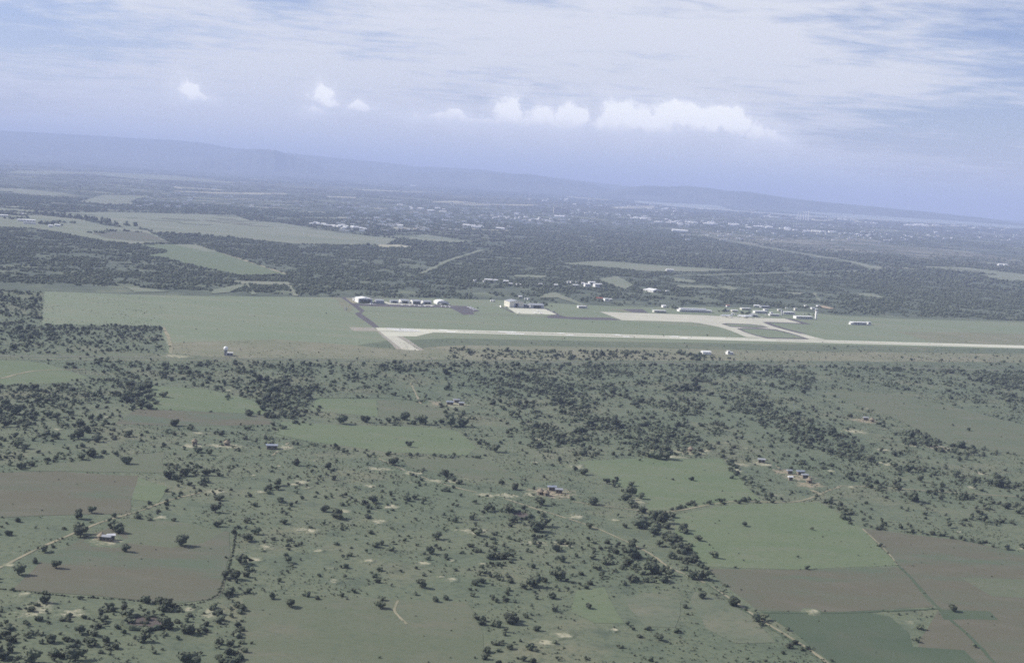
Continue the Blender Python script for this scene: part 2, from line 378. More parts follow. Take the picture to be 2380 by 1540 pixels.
def ribbon(name, pts, w, mat, jit=.5, label=None):
    LAYER[0] += 1
    C = smooth_line([G(*p) for p in pts], 8); vs = []; zz = .004*LAYER[0]
    for i, p in enumerate(C):
        t = (C[min(i+1, len(C)-1)]-C[max(i-1, 0)]).normalized(); nn = Vector((-t.y, t.x))
        a = w/2*(1+jit*(random.random()-.5)); b = w/2*(1+jit*(random.random()-.5)); o = nn*w*jit*.5*(random.random()-.5)
        zt = zz+float(TZ(p.y)); vs += [(*(p+nn*a+o), zt), (*(p-nn*b+o), zt)]
    me = bpy.data.meshes.new(name); me.from_pydata(vs, [], [(2*i+1, 2*i+3, 2*i+2, 2*i) for i in range(len(C)-1)])
    if me.polygons[0].normal.z < 0: me.flip_normals()
    me.materials.append(mat); me.update()
    return tag(link(name, me), label, None, None, 'structure')
def blob_pts(X, Y, rx, ry, n=14):
    c = Vector(G(X, Y)); ph = random.random()*9
    out = []
    for k in range(n):
        a = 2*math.pi*k/n; r = .72+.55*random.random()
        out.append((c.x+rx*r*math.cos(a), c.y+ry*r*math.sin(a)))
    return out

def spot(pts, c, mt, z):
    """a ragged worn patch: bare in the middle, grown over at the rim"""
    n = len(pts); vs = [(*c, z)]; cr = [1.0]
    for f, k in ((.35, .95), (.7, .55), (1.0, 0.0)):
        vs += [(c[0]+(p[0]-c[0])*f, c[1]+(p[1]-c[1])*f, z if f < 1 else -.01) for p in pts]; cr += [k]*n
    fs = [(0, 1+k, 1+(k+1) % n) for k in range(n)]
    for r in range(2): fs += [(1+r*n+k, 1+(r+1)*n+k, 1+(r+1)*n+(k+1) % n, 1+r*n+(k+1) % n) for k in range(n)]
    me = bpy.data.meshes.new('bare_soil'); me.from_pydata(vs, [], fs)
    me.attributes.new('core', 'FLOAT', 'POINT').data.foreach_set('value', cr)
    me.materials.append(softened(M[mt], 'ground', True)); me.update()
    return tag(link('bare_soil', me), None, None, None, 'structure')

# the land itself: one sheet far past the horizon
gv = []; gf = []
rad = [0, 300, 700, 1200, 2000, 3500, 6000, 10000, 18000, 32000, 60000, 100000]; nseg = 64
gv.append((0, 0, 0))
for r in rad[1:]:
    gv += [(r*math.cos(2*math.pi*k/nseg), r*math.sin(2*math.pi*k/nseg), 0) for k in range(nseg)]
gf += [(0, 1+k, 1+(k+1) % nseg) for k in range(nseg)]
for i in range(len(rad)-2):
    gf += [(1+i*nseg+k, 1+(i+1)*nseg+k, 1+(i+1)*nseg+(k+1) % nseg, 1+i*nseg+(k+1) % nseg) for k in range(nseg)]
me = bpy.data.meshes.new('ground'); me.from_pydata(gv, [], gf); me.materials.append(M['ground'])
tag(link('ground', me), None, None, None, 'structure')

# conversion of measurements read off enlarged crops into the 2380 px picture
def Z1(p): return (p[0]/2.927, 232.3+p[1]/2.927)
def Z2(p): return (784.1+p[0]/2.927, 232.3+p[1]/2.927)
def Z3(p): return (1565.8+p[0]/2.927, 348.5+p[1]/2.927)
def ZA(p): return (784.1+p[0]/8.196, 667.9+p[1]/8.196)
def ZB(p): return (1074.5+p[0]/8.196, 667.9+p[1]/8.196)
def ZC(p): return (1364.8+p[0]/7.451, 667.9+p[1]/7.451)
def ZD(p): return (1626.2+p[0]/6.830, 685.3+p[1]/6.830)
def ZF(p): return (1103.5+p[0]/4.553, 621.4+p[1]/4.553)

# woodland floor beyond the airfield, then the far plain
EDGE = [(-400, 662), (0, 674), (110, 678), (400, 687), (800, 693), (1000, 694), (1160, 697), (1340, 707), (1480, 712), (1640, 712), (1800, 716), (1940, 730), (2100, 738), (2380, 746), (2800, 762)]
def far_edge(x0, x1, d):
    a0 = math.atan2(G(x0, 700)[0], G(x0, 700)[1]); a1 = math.atan2(G(x1, 700)[0], G(x1, 700)[1])
    return [(d*math.sin(a0+(a1-a0)*k/16), d*math.cos(a0+(a1-a0)*k/16)) for k in range(17)]
WOOD = [G(*p) for p in EDGE]
sheet('woodland_floor', WOOD+far_edge(2800, -400, 6950), M['woodfloor'], 6, 40, ground=True)
fp = []; rows_ = [6600, 7000, 9000, 12000, 16000, 22000, 30000, 45000, 70000, 99000]; nc = 48
for yy in rows_:
    fp += [(yy*(-1.0+2.0*k/nc), yy, .6+float(TZ(yy)) if yy > 6600 else .1) for k in range(nc+1)]
me = bpy.data.meshes.new('far_plain'); me.from_pydata(fp, [], [(r*(nc+1)+k, r*(nc+1)+k+1, (r+1)*(nc+1)+k+1, (r+1)*(nc+1)+k) for r in range(len(rows_)-1) for k in range(nc)]); me.materials.append(M['farwood'])
tag(link('far_plain', me), None, None, None, 'structure'); LAYER[0] = max(LAYER[0], 175)

PALE = []     # open land in the wood: trees stay off it
def pale(pts, z=None, mat='pale', jit=3, name='field'):
    P = [z(p) if z else p for p in pts]; PALE.append(P); dd = math.hypot(*G(*P[0])); return sheet(name, P, M[mat], jit, soft=(max(5, dd*.0022) if mat != 'palest' else 0), base='woodfloor')
pale([(0, 735), (400, 765), (850, 765), (1250, 775), (1600, 785), (1700, 820), (1950, 842), (2200, 885), (2500, 925), (2720, 945), (2620, 985), (2380, 988), (2000, 978), (1500, 928), (1300, 915), (1050, 905), (1000, 883), (850, 870), (700, 835), (560, 800), (300, 772), (0, 752), (-300, 740), (-300, 722)], Z1)
pale([(-200, 765), (150, 790), (250, 782), (540, 812), (720, 855), (1000, 887), (1050, 912), (1150, 970), (900, 980), (700, 958), (550, 930), (350, 895), (230, 875), (60, 868), (-200, 850)], Z1, 'pale')
sheet('field', [Z1(p) for p in [(620, 905), (850, 892), (1010, 905), (1100, 950), (1140, 968), (900, 960), (720, 940)]], M['brown'], 3)
pale([(950, 990), (1150, 982), (1330, 985), (1500, 1040), (1960, 1190), (1640, 1197), (1500, 1165), (1300, 1122), (1140, 1078), (1000, 1060), (1130, 1040), (1130, 1020)], Z1, 'field')
sheet('field', [Z1(p) for p in [(1180, 984), (1310, 978), (1420, 1000), (1500, 1036), (1390, 1030)]], M['pale'], 1)
ribbon('path', [Z1((1490, 1034)), Z1((1720, 1110)), Z1((1960, 1190))], 9, M['track'])
pale([(1540, 1230), (1960, 1240), (1990, 1260), (1650, 1255)], Z1)
pale([(840, 1270), (930, 1275), (1050, 1290), (1140, 1305), (920, 1310)], Z1); pale([(1450, 1290), (1640, 1255), (1690, 1262), (1560, 1310), (1440, 1320)], Z1)
pale([(1690, 1255), (1740, 1320), (1725, 1325), (1675, 1258)], Z1); pale([(1950, 1262), (1985, 1262), (2025, 1335), (2005, 1335)], Z1)
for P in [[(130, 480), (700, 492), (1150, 515), (1600, 560), (1580, 568), (1300, 552), (900, 535), (600, 500), (300, 507), (30, 494)],
          [(540, 690), (700, 645), (1000, 652), (990, 660), (880, 690), (920, 712), (700, 712)], [(0, 600), (150, 605), (420, 632), (560, 655), (250, 650), (0, 618)],
          [(1960, 752), (2220, 762), (2200, 772), (1990, 762)], [(2000, 795), (2380, 800), (2380, 812), (2100, 806)], [(1740, 690), (2000, 700), (1800, 695)]]:
    pale(P, Z1)
for P in [[(1180, 590), (1500, 610), (1520, 616), (1190, 600)], [(1180, 618), (1450, 628), (1950, 634), (1945, 644), (1600, 642), (1190, 624)], [(2220, 655), (2420, 662), (2420, 668), (2220, 662)]]:
    pale(P, Z1, 'palest', 1)
pale([(260, 930), (600, 916), (900, 958), (940, 966), (680, 972), (450, 942)], Z2); pale([(250, 985), (420, 985), (560, 1005), (300, 1003)], Z2, 'palest')
pale([(1520, 1113), (1700, 1100), (1800, 1095), (2200, 1125), (2520, 1146), (2780, 1160), (2380, 1170), (2100, 1165), (1700, 1130)], Z2, 'pale')
pale([(1190, 1190), (1430, 1195), (1390, 1212), (1220, 1204)], Z2); pale([(1180, 1072), (1255, 1076), (1250, 1086), (1190, 1080)], Z2)
pale([(1480, 1310), (1560, 1340), (1700, 1400), (1660, 1400), (1500, 1345), (1380, 1345), (1400, 1325)], Z2); pale([(1760, 1220), (1900, 1200), (2020, 1260), (1960, 1290), (1830, 1245)], Z2)
for P in [[(830, 862), (960, 880), (1200, 886), (1190, 893), (960, 887)], [(600, 690), (800, 686), (990, 705), (700, 698)], [(240, 735), (400, 738), (260, 742)], [(0, 795), (80, 800), (0, 810)],
          [(345, 862), (600, 876), (420, 884)], [(760, 705), (1400, 712), (1300, 720), (760, 712)], [(1850, 728), (2160, 718), (2150, 738), (1900, 740)], [(1560, 655), (1850, 678), (1840, 683), (1560, 662)], [(0, 655), (80, 660), (0, 666)], [(580, 632), (100, 612), (110, 606), (585, 626)]]:
    pale(P, Z2, 'palest', 1)
ribbon('road', [Z2(p) for p in [(570, 1180), (660, 1140), (760, 1092), (880, 1055), (985, 1020)]], 14, M['pale']); PALE.append([Z2(p) for p in [(560, 1178), (755, 1084), (980, 1014), (995, 1026), (770, 1098), (580, 1188)]])
ribbon('road', [Z3(p) for p in [(170, 575), (500, 640), (900, 710), (1200, 760), (1350, 798), (1430, 800)]], 40, M['pale'])
PALE.append([Z3(p) for p in [(170, 568), (500, 630), (900, 702), (1200, 752), (1360, 785), (1440, 795), (1400, 822), (1320, 812), (1180, 770), (880, 718), (480, 648), (160, 582)]])
ribbon('road', [Z3(p) for p in [(1390, 806), (1200, 825), (800, 835), (400, 847), (0, 857)]], 22, M['pale']); PALE.append([Z3(p) for p in [(1390, 800), (1200, 818), (800, 829), (0, 850), (0, 862), (800, 842), (1200, 832)]])
sheet('road', [Z3(p) for p in [(1310, 785), (1440, 797), (1390, 818), (1320, 812)]], M['pale'], 2)
for P in [[(0, 540), (170, 555), (700, 595), (1300, 600), (1500, 640), (2000, 688), (2420, 762), (2420, 806), (1900, 760), (1400, 715), (900, 692), (600, 652), (160, 572), (0, 560)]]:
    sheet('suburb_land', [Z3(p) for p in P], material('mottled_open_land', (.085, .098, .075), (.20, .195, .15), .0030, 8, contrast=(.46, .60)), 6)
for P in [[(1170, 632), (1215, 640), (1225, 690), (1160, 690)], [(1350, 632), (1380, 632), (1440, 672), (1410, 675)], [(1230, 975), (1350, 978), (1440, 1003), (1390, 1008), (1280, 995)], [(760, 968), (890, 972), (870, 985), (780, 980)],
          [(1600, 788), (2000, 800), (2420, 850), (2420, 872), (2100, 842), (1760, 806)], [(2060, 845), (2420, 862), (2420, 905), (2200, 880)], [(380, 925), (440, 945), (400, 955), (300, 935)], [(960, 970), (1010, 1035), (990, 1035), (950, 985)],
          [(1650, 668), (2000, 690), (2080, 700), (1800, 690)], [(0, 870), (160, 890), (140, 905), (0, 895)], [(0, 920), (240, 925), (300, 945), (60, 940)]]:
    pale(P, Z3)
for P in [[(1570, 508), (1700, 512), (1950, 516), (1940, 522), (1580, 518)], [(880, 548), (1090, 560), (1085, 568), (880, 556)], [(940, 472), (1075, 482), (1060, 488), (940, 479)], [(2000, 528), (2120, 534), (2000, 534)], [(1220, 472), (1290, 492), (1230, 490)]]:
    pale(P, Z3, 'palest', 1)
LK = [Z3(p) for p in [(-270, 344), (0, 362), (400, 381), (900, 420), (1600, 459), (2480, 518), (2480, 540), (1500, 486), (900, 454), (400, 418), (0, 387), (-270, 356)]]; PALE.append(LK); sheet('lake', LK, M['lake'], 0)
sheet('bare_soil', [ZD(p) for p in [(1840, 172), (1990, 178), (2140, 220), (2060, 228), (1900, 200)]], M['redsand'], 1); PALE.append([ZD(p) for p in [(1840, 172), (1990, 178), (2140, 220), (2060, 228), (1900, 200)]])

# airfield grass and pavements
LAYER[0] = 6
AIR = [(104, 677), (400, 687), (800, 691), (1000, 693), (1160, 697), (1340, 708), (1480, 714), (1640, 714), (1800, 718), (1940, 733), (2100, 741), (2420, 750), (2420, 812), (1900, 800), (1500, 795), (1050, 786), (900, 792), (640, 830), (395, 828), (372, 757), (98, 754)]
sheet('airfield_grass', AIR, M['airgrass'], 1.5)
sheet('verge', [(395, 796), (640, 788), (800, 800), (930, 812), (1060, 802), (1500, 808), (1900, 816), (2420, 824), (2420, 842), (1700, 838), (1050, 836), (640, 832), (396, 828)], M['verge'], 4)
sheet('verge', [Z3(p) for p in [(1500, 1235), (2000, 1240), (2480, 1255), (2480, 1330), (1800, 1312)]], M['verge'], 3)
ribbon('track', [(-200, 818), (0, 826), (500, 832), (1000, 840), (1500, 843), (1840, 849), (2380, 861), (2600, 866)], 7, M['rail'], .3)
ribbon('track', [(-200, 826), (0, 833), (500, 838), (900, 844)], 4, M['verge'], .3)
def pave(name, pts, mat, z=None, jit=0): return sheet(name, [z(p) for p in pts] if z else pts, M[mat], jit)
pave('stopway', [(220, 755), (705, 765), (740, 830), (310, 825)], 'shoulder', ZA, .6)
pave('taxiway_shoulder', [(700, 790), (800, 790), (1120, 925), (1250, 930), (1660, 1195), (1130, 1172)], 'shoulder', ZA, .8)
rw = [(745, 765), (1000, 770), (2380, 797)]
RA = Vector(G(*ZA((755, 765)))); RB = Vector(G(*Z3((2480, 1332)))); RU = (RB-RA).normalized(); RV = Vector((-RU.y, RU.x)); YAW = math.atan2(RU.y, RU.x)
RWID = sum(abs((Vector(G(*q))-RA).dot(RV)) for q in (ZC((0, 845)), ZC((1200, 872)), ZB((1200, 893)), ZD((1000, 718))))/4*1.18
w8 = RWID/10
sheet('runway', [tuple(RA+RU*a_-RV*b_) for a_, b_ in ((-2, 0), (2400, 0), (2400, RWID), ((Vector(G(*ZA((830, 848))))-RA).dot(RU), RWID))], M['concrete'], 0, 1000, ground=True)
pave('runway_pad', [(800, 820), (830, 838), (1780, 850), (1820, 858), (1650, 893), (1500, 930), (1120, 925), (900, 915)], 'concrete', ZA)
pave('taxiway', [(905, 917), (1130, 926), (1560, 1197), (1250, 1185)], 'concrete2', ZA)
pave('taxiway', [(65, 190), (160, 192), (290, 300), (380, 335), (520, 440), (455, 500), (640, 625), (800, 757), (690, 760), (500, 625), (400, 560), (330, 490), (440, 462), (330, 380), (200, 280)], 'asphalt', ZA)
pave('hangar_apron', [(270, 300), (500, 308), (1000, 318), (1800, 330), (2200, 345), (2460, 355), (2560, 372), (2720, 455), (2580, 468), (2610, 512), (2400, 525), (2330, 480), (2150, 383), (1200, 372), (400, 347)], 'asphalt', ZA)
pave('hangar_forecourt', [(890, 270), (940, 275), (1000, 300), (1200, 303), (1500, 316), (1500, 326), (930, 320)], 'concrete', ZA); pave('hangar_forecourt', [(1640, 325), (1850, 332), (1830, 342), (1640, 337)], 'concrete', ZA)
pave('bare_soil', [(-160, 186), (60, 190), (190, 290), (300, 390), (250, 480), (120, 440), (60, 320), (0, 230)], 'verge', ZA, 1)
pave('bare_soil', [(160, 200), (340, 205), (360, 300), (290, 300)], 'track', ZA, 1)
ribbon('road', [ZA((-100, 180)), ZA((300, 190)), ZA((1300, 215)), ZA((1700, 250)), ZA((1780, 290))], 6, M['asphalt'], .1)
pave('hangar_apron', [(860, 385), (1290, 400), (1560, 400), (1800, 515), (1040, 500)], 'concrete', ZB)
ribbon('road', [ZB((730, 365)), ZB((860, 425)), ZB((970, 478))], 4, M['asphalt'], .2)
ribbon('taxi_track', [ZB((200, 490)), ZB((700, 505)), ZB((1300, 550)), ZB((1650, 552))], 4, M['rail'], .3)
ribbon('taxi_track', [ZA((500, 445)), ZA((1400, 475)), ZA((2380, 512)), ZB((700, 535)), ZB((1600, 560))], 3, M['rail'], .3)
pave('taxiway', [ZB((1590, 548)), ZB((1800, 515)), ZB((1900, 540)), ZB((2000, 562)), ZB((2380, 568)), ZC((400, 525)), ZC((600, 565)), ZC((0, 560)), ZB((1900, 592)), ZB((1640, 580))], 'asphalt')
pave('taxiway', [ZB((1800, 515)), ZB((1870, 520)), ZB((1650, 430)), ZB((1600, 420))], 'asphalt')
pave('parking_ground', [(600, 375), (960, 375), (1060, 440), (800, 435)], 'asphalt', ZC); pave('bare_soil', [(370, 370), (600, 375), (800, 435), (660, 425)], 'verge', ZC, .5)
apron = [ZC((220, 420)), ZC((800, 440)), ZC((1150, 450)), ZC((2000, 480)), ZD((200, 330)), ZD((900, 365)), ZD((1390, 375)), ZD((1640, 446)), ZD((1250, 440)), ZD((1060, 437)), ZD((1200, 500)), ZD((1400, 560)), ZD((1650, 620)), ZD((1820, 668)), ZD((2000, 708)),
         ZD((1750, 703)), ZD((1000, 684)), ZD((740, 668)), ZD((500, 570)), ZD((300, 505)), ZD((0, 450)), ZC((2100, 640)), ZC((1800, 602)), ZC((1200, 582)), ZC((600, 566))]
pave('terminal_apron', apron, 'concrete2')
ribbon('taxiway_margin', [ZD((1390, 374)), ZD((1560, 420)), ZD((1720, 462))], 13, M['asphalt'], .1)
ribbon('taxiway_margin', [ZD((1740, 462)), ZD((1400, 444)), ZD((1045, 433))], 13, M['asphalt'], .1); ribbon('taxiway_margin', [ZD((1045, 434)), ZD((1200, 495)), ZD((1400, 553)), ZD((1650, 615))], 11, M['asphalt'], .1)
i1 = [(350, 465), (430, 456), (800, 468), (980, 484), (1085, 512), (900, 517), (500, 503)]; i2 = [(596, 541), (700, 532), (1000, 538), (1200, 553), (1400, 597), (1560, 640), (1735, 692), (1400, 690), (1080, 683), (900, 645), (720, 592)]
def shrink(P, k, ky):
    cx = sum(p[0] for p in P)/len(P); cy = sum(p[1] for p in P)/len(P); return [(cx+(x-cx)*k, cy+(y-cy)*ky) for x, y in P]
pave('taxiway_margin', shrink(i1, 1.03, 1.25), 'asphalt', ZD); pave('taxiway_margin', shrink(i2, 1.02, 1.12), 'asphalt', ZD)
LAYER[0] += 12
pave('grass_island', [(390, 467), (440, 462), (800, 474), (960, 489), (1040, 509), (890, 510), (510, 497)], 'airgrass', ZD); pave('grass_island', [(650, 543), (720, 540), (1000, 545), (1190, 560), (1390, 606), (1540, 648), (1650, 685), (1400, 684), (1090, 677), (915, 640), (740, 589)], 'airgrass', ZD)
LAYER[0] += 3
# runway markings: pairs of touch-down bars and threshold piano bars
def mark(u0, u1, v0, v1, name='runway_marking'):
    P = [RA+RU*a-RV*b for a, b in ((u0, v0), (u1, v0), (u1, v1), (u0, v1))]
    sheet(name, [tuple(p) for p in P], M['paint'], 0, 1000, ground=True)
def ru(p): return (Vector(G(*p))-RA).dot(RU)
for k in range(4): mark(10, 48, w8*(.7+1.05*k), w8*(1.35+1.05*k), 'threshold_stripe')
for k in range(4): mark(16, 52, w8*(5.4+1.05*k), w8*(6.05+1.05*k), 'threshold_stripe')
for p0, p1 in ((ZA((1910, 800)), ZA((2080, 805))), (ZB((660, 832)), ZB((1000, 842))), (ZB((1780, 862)), ZB((1930, 868))), (ZC((430, 810)), ZC((560, 815))), (ZC((1420, 838)), ZC((1560, 842)))):
    a, b = ru(p0), ru(p1); mark(a, b, w8*1.2, w8*3.1); mark(a+4, b+4, w8*6.9, w8*8.8)
for a_, b_, v_ in ((110, 430, 3.3), (130, 460, 5.9), (150, 420, 4.2), (520, 900, 3.6), (600, 980, 6.0)):
    sheet('tyre_marks', [tuple(RA+RU*p_-RV*q_) for p_, q_ in ((a_, w8*v_), (b_, w8*(v_+.2)), (b_, w8*(v_+.6)), (a_, w8*(v_+.7)))], M['concrete2'], .3, 30, ground=True)
for k in range(26):
    mark(80+k*38, 80+k*38+20, w8*4.85, w8*5.15, 'centre_line_dash')

# near fields
FIELDS = []; SPOT = [0]; LAYER[0] = 8
def field(pts, mat='field', jit=2.2):
    FIELDS.append(pts); return sheet('field', pts, M[mat], jit, soft={'verge': 15, 'field_b': 12, 'brown': 17, 'palegrass': 15, 'darkcrop': 16}.get(mat, 8))
field([(-80, 835), (60, 838), (110, 845), (205, 876), (130, 890), (0, 894), (-80, 894)])
field([(338, 894), (480, 905), (560, 922), (608, 940), (620, 962), (470, 955), (320, 948)])
field([(318, 950), (470, 957), (618, 964), (640, 986), (430, 990), (270, 985)], 'brown')
field([(735, 925), (875, 928), (878, 968), (730, 955), (720, 950)]); field([(877, 929), (950, 932), (1020, 942), (1042, 972), (878, 968)], 'field_b')
field([(655, 980), (800, 988), (1000, 992), (1065, 1002), (1110, 1040), (1085, 1058), (900, 1050), (640, 1014)])
field([(930, 1066), (1120, 1066), (1215, 1112), (1090, 1112), (960, 1088)], 'field_b')
field([(1340, 1072), (1500, 1064), (1680, 1066), (1765, 1160), (1600, 1182), (1510, 1186), (1480, 1150), (1370, 1094)])
field([(1565, 1196), (1700, 1172), (1905, 1166), (2000, 1226), (2085, 1312), (1850, 1322), (1642, 1316), (1572, 1240)])
field([(1640, 1320), (1850, 1324), (2092, 1318), (2172, 1410), (1960, 1420), (1762, 1418)], 'brown')
field([(2005, 1228), (2230, 1255), (2440, 1300), (2440, 1600), (2100, 1600), (2140, 1480), (2180, 1412), (2080, 1300)], 'brown')
field([(1775, 1424), (2000, 1420), (2065, 1432), (2110, 1470), (2120, 1500), (2080, 1560), (2000, 1590), (1960, 1560), (1850, 1470)], 'darkcrop')
field([(2180, 1415), (2300, 1420), (2320, 1440), (2200, 1440)], 'darkcrop', 3); field([(2230, 1340), (2440, 1350), (2440, 1395), (2300, 1385)], 'field_b', 4); field([(2060, 1500), (2240, 1510), (2300, 1600), (2050, 1600)], 'darkcrop', 4)
field([(565, 1382), (760, 1386), (950, 1392), (1090, 1398), (1118, 1470), (1130, 1600), (555, 1600)], 'field_b')
field([(1340, 1372), (1400, 1364), (1430, 1400), (1450, 1446), (1390, 1446), (1330, 1420)], 'field', 4)
field([(1455, 1392), (1500, 1376), (1545, 1380), (1590, 1398), (1585, 1430), (1570, 1460), (1490, 1455)], 'palegrass', 5); field([(1610, 1375), (1680, 1396), (1740, 1430), (1800, 1490), (1720, 1492), (1640, 1460), (1600, 1410)], 'palegrass', 5)
field([(-60, 1098), (130, 1096), (320, 1106), (312, 1150), (300, 1192), (140, 1196), (-60, 1204)], 'brown'); field([(320, 1108), (385, 1130), (370, 1166), (310, 1160)], 'field', 3)
field([(110, 1290), (200, 1250), (290, 1205), (530, 1236), (540, 1290), (505, 1388), (420, 1402), (300, 1392), (30, 1370)], 'brown', 3)
FIELDS.append([(290, 1205), (420, 1215), (528, 1236), (420, 1262), (300, 1260)]); sheet('field', [(285, 1203), (420, 1213), (525, 1234), (470, 1262), (400, 1272), (300, 1262)], M['field_b'], 4, soft=22)
field([(1930, 905), (2100, 918), (2400, 992), (2400, 1062), (2200, 1032), (2060, 962), (1960, 930)], 'field_b')
field([(60, 1085), (380, 1050), (385, 1100), (60, 1095)], 'field_b', 4)
for pts, w in (([(-60, 1345), (0, 1318), (110, 1265), (230, 1215), (330, 1185), (400, 1160), (510, 1135)], 2.2),
               ([(880, 1065), (960, 1100), (1050, 1130), (1160, 1155), (1240, 1180), (1380, 1225), (1500, 1280), (1560, 1320), (1640, 1355), (1770, 1440), (1900, 1522), (1960, 1580)], 2.0),
               ([(1330, 1165), (1480, 1185), (1560, 1188), (1700, 1165), (1850, 1165), (1940, 1135), (2000, 1130), (2380, 1155), (2460, 1160)], 2.4),
               ([(632, 1058), (655, 1042), (670, 1028)], 2.2), ([(955, 890), (965, 912), (978, 938)], 2.4), ([(1790, 1075), (1812, 1090), (1840, 1112), (1870, 1130), (1910, 1150)], 4),
               ([(2005, 1228), (2060, 1280), (2090, 1318)], 1.3), ([(380, 760), (395, 795), (398, 828)], 5), 
               ([(925, 1395), (918, 1420), (945, 1450)], 1.6), ([(0, 880), (80, 862), (200, 858)], 4)):
    ribbon('path', pts, w*.8, M['track'])
for X, Y, rx, ry, mt in [(450, 1036, 16, 14, 'sand'), (528, 1037, 26, 12, 'sand'), (665, 1040, 10, 14, 'sand'), (1030, 938, 30, 20, 'redsand'), (1060, 940, 26, 24, 'sand'), (1280, 1147, 34, 22, 'redsand'), (1230, 1150, 10, 10, 'sand'), (2010, 978, 30, 20, 'redsand'),
                         (1985, 1002, 24, 18, 'sand'), (1772, 1078, 16, 18, 'sand'), (1818, 1098, 14, 22, 'redsand'), (1850, 1108, 26, 18, 'redsand'), (1880, 1127, 26, 14, 'redsand'), (1605, 1052, 28, 16, 'sand'), (1640, 1048, 12, 10, 'sand'), (250, 1258, 16, 12, 'sand'), (235, 1250, 10, 8, 'redsand'),
                         (800, 1188, 9, 8, 'sand'), (720, 1234, 10, 8, 'sand'), (615, 1272, 9, 8, 'sand'), (1105, 1235, 16, 10, 'sand'), (1058, 1120, 12, 8, 'sand'), (960, 1100, 16, 10, 'sand'), (1180, 1152, 18, 10, 'sand'), (910, 1178, 9, 9, 'sand'), (1310, 1265, 12, 8, 'sand'), (500, 1143, 12, 10, 'sand'),
                         (1250, 1262, 12, 7, 'sand'), (880, 1212, 9, 8, 'sand'), (170, 1425, 12, 10, 'sand'), (88, 1415, 12, 16, 'sand'), (490, 1425, 9, 12, 'sand'), (1480, 1165, 10, 12, 'sand'), (2050, 1045, 12, 10, 'sand'), (2280, 1100, 12, 12, 'sand'), (1570, 1062, 20, 8, 'sand'), (2180, 1040, 22, 14, 'redsand'), (2120, 1035, 16, 10, 'sand'),
                         (1340, 1085, 10, 12, 'sand'), (410, 828, 30, 20, 'sand'), (700, 1120, 12, 8, 'sand'), (880, 1090, 22, 8, 'sand'), (1010, 1118, 14, 8, 'sand'), (1130, 1150, 14, 8, 'sand'), (1545, 1345, 6, 8, 'sand'), (860, 1130, 8, 8, 'sand'), (1340, 1200, 10, 10, 'sand'), (1720, 1080, 14, 10, 'sand'), (2070, 1080, 14, 10, 'sand')]:
    SPOT[0] += 1; spot(blob_pts(X, Y, rx*.85, ry*1.2, 18), G(X, Y), mt, .24+.004*(SPOT[0] % 14))

for pts, w in (([(2085, 1312), (2120, 1345), (2180, 1412), (2260, 1485), (2340, 1570)], 1.8), ([(1770, 1422), (1900, 1424), (2040, 1420), (2180, 1414)], 2.2), ([(655, 1050), (720, 1030), (640, 1008)], 1.2), ([(1640, 1355), (1770, 1445), (1900, 1528)], 1.2), ([(735, 925), (900, 925), (1040, 940)], 1.2)):
    ribbon('field_edge', pts, w, M['darkcrop'], .6)
for k in range(200):                                  # small worn spots scattered through the scrub
    X, Y = random.uniform(-20, 2400), random.uniform(860, 1530)
    if random.random() > (1.0 if (560 < X < 1650 and 1060 < Y < 1400) else .35): continue
    q = np.array([X]), np.array([Y])
    if any(inside(*q, P)[0] for P in FIELDS): continue
    r_ = random.uniform(1.6, 4.2); SPOT[0] += 1; spot(blob_pts(X, Y, r_*1.6, r_*1.8, 12), G(X, Y), 'sand', .30+.004*(SPOT[0] % 14))

# ------------------------------------------------------------------ hills
def hills(name, prof, dist, front, back, rough, n=160, rows=22, seed=0, mat='hill', taper=True, power=0):
    xs = np.linspace(prof[0][0], prof[-1][0], n); ys = np.interp(xs, [p[0] for p in prof], [p[1] for p in prof])
    vs = []
    for i in range(n):
        d = ray(xs[i], ys[i]); h = math.hypot(d.x, d.y); ux, uy = d.x/h, d.y/h
        ys[i] += 1.6*(float(fbm(np.array(i*.16+seed*3), np.array(7.7), 3))-.5); d = ray(xs[i], ys[i]); dd = dist*(1+.06*(float(fbm(np.array(i*.05+seed), np.array(2.2)))-.5))
        top = max(CAM_H+dd*d.z/h, 4)
        for r in range(rows):
            t = r/(rows-1)*1.6-1            # -1 front foot .. 0 crest .. .6 back
            q = dd+(t*front if t < 0 else t*back)
            s = max(0, 1-abs(t)) if t < 0 else max(0, 1-(t/.6))
            s = s**power if power and t < 0 else s*s*(3-2*s)
            nz = float(fbm(np.array(ux*q/rough+seed*7), np.array(uy*q/rough), 5))-.5
            e_ = min(1, min(i, n-1-i)/(n*.16)) if taper else 1; e_ = e_*e_*(3-2*e_); tz = float(TZ(uy*q)); top_ = max(top-tz, 5); z = tz+(top_*s+nz*top_*(1.1 if power else 1.5)*s*(1-s)*1.6)*e_
            vs.append((ux*q, uy*q, max(z, tz)-.5 if r not in (0, rows-1) else tz-3))
    fs = [(i*rows+r, (i+1)*rows+r, (i+1)*rows+r+1, i*rows+r+1) for i in range(n-1) for r in range(rows-1)]
    me = bpy.data.meshes.new(name); me.from_pydata(vs, [], fs); me.materials.append(M[mat]); me.polygons.foreach_set('use_smooth', [True]*len(fs)); me.update()
    if me.polygons[0].normal.z < 0: me.flip_normals()
    return tag(link(name, me), None, None, None, 'structure')
hills('hills', [(-900, 262), (-300, 286), (0, 303), (120, 309), (250, 317), (400, 325), (470, 331), (540, 343), (640, 352), (760, 364), (900, 378), (960, 386), (1040, 389), (1110, 393), (1200, 404), (1300, 413), (1400, 426), (1500, 436), (1620, 449), (1750, 461), (1900, 476), (2000, 485)], 32000, 9500, 9000, 2600, 240, 34, 1, 'hill', False, 1.5)
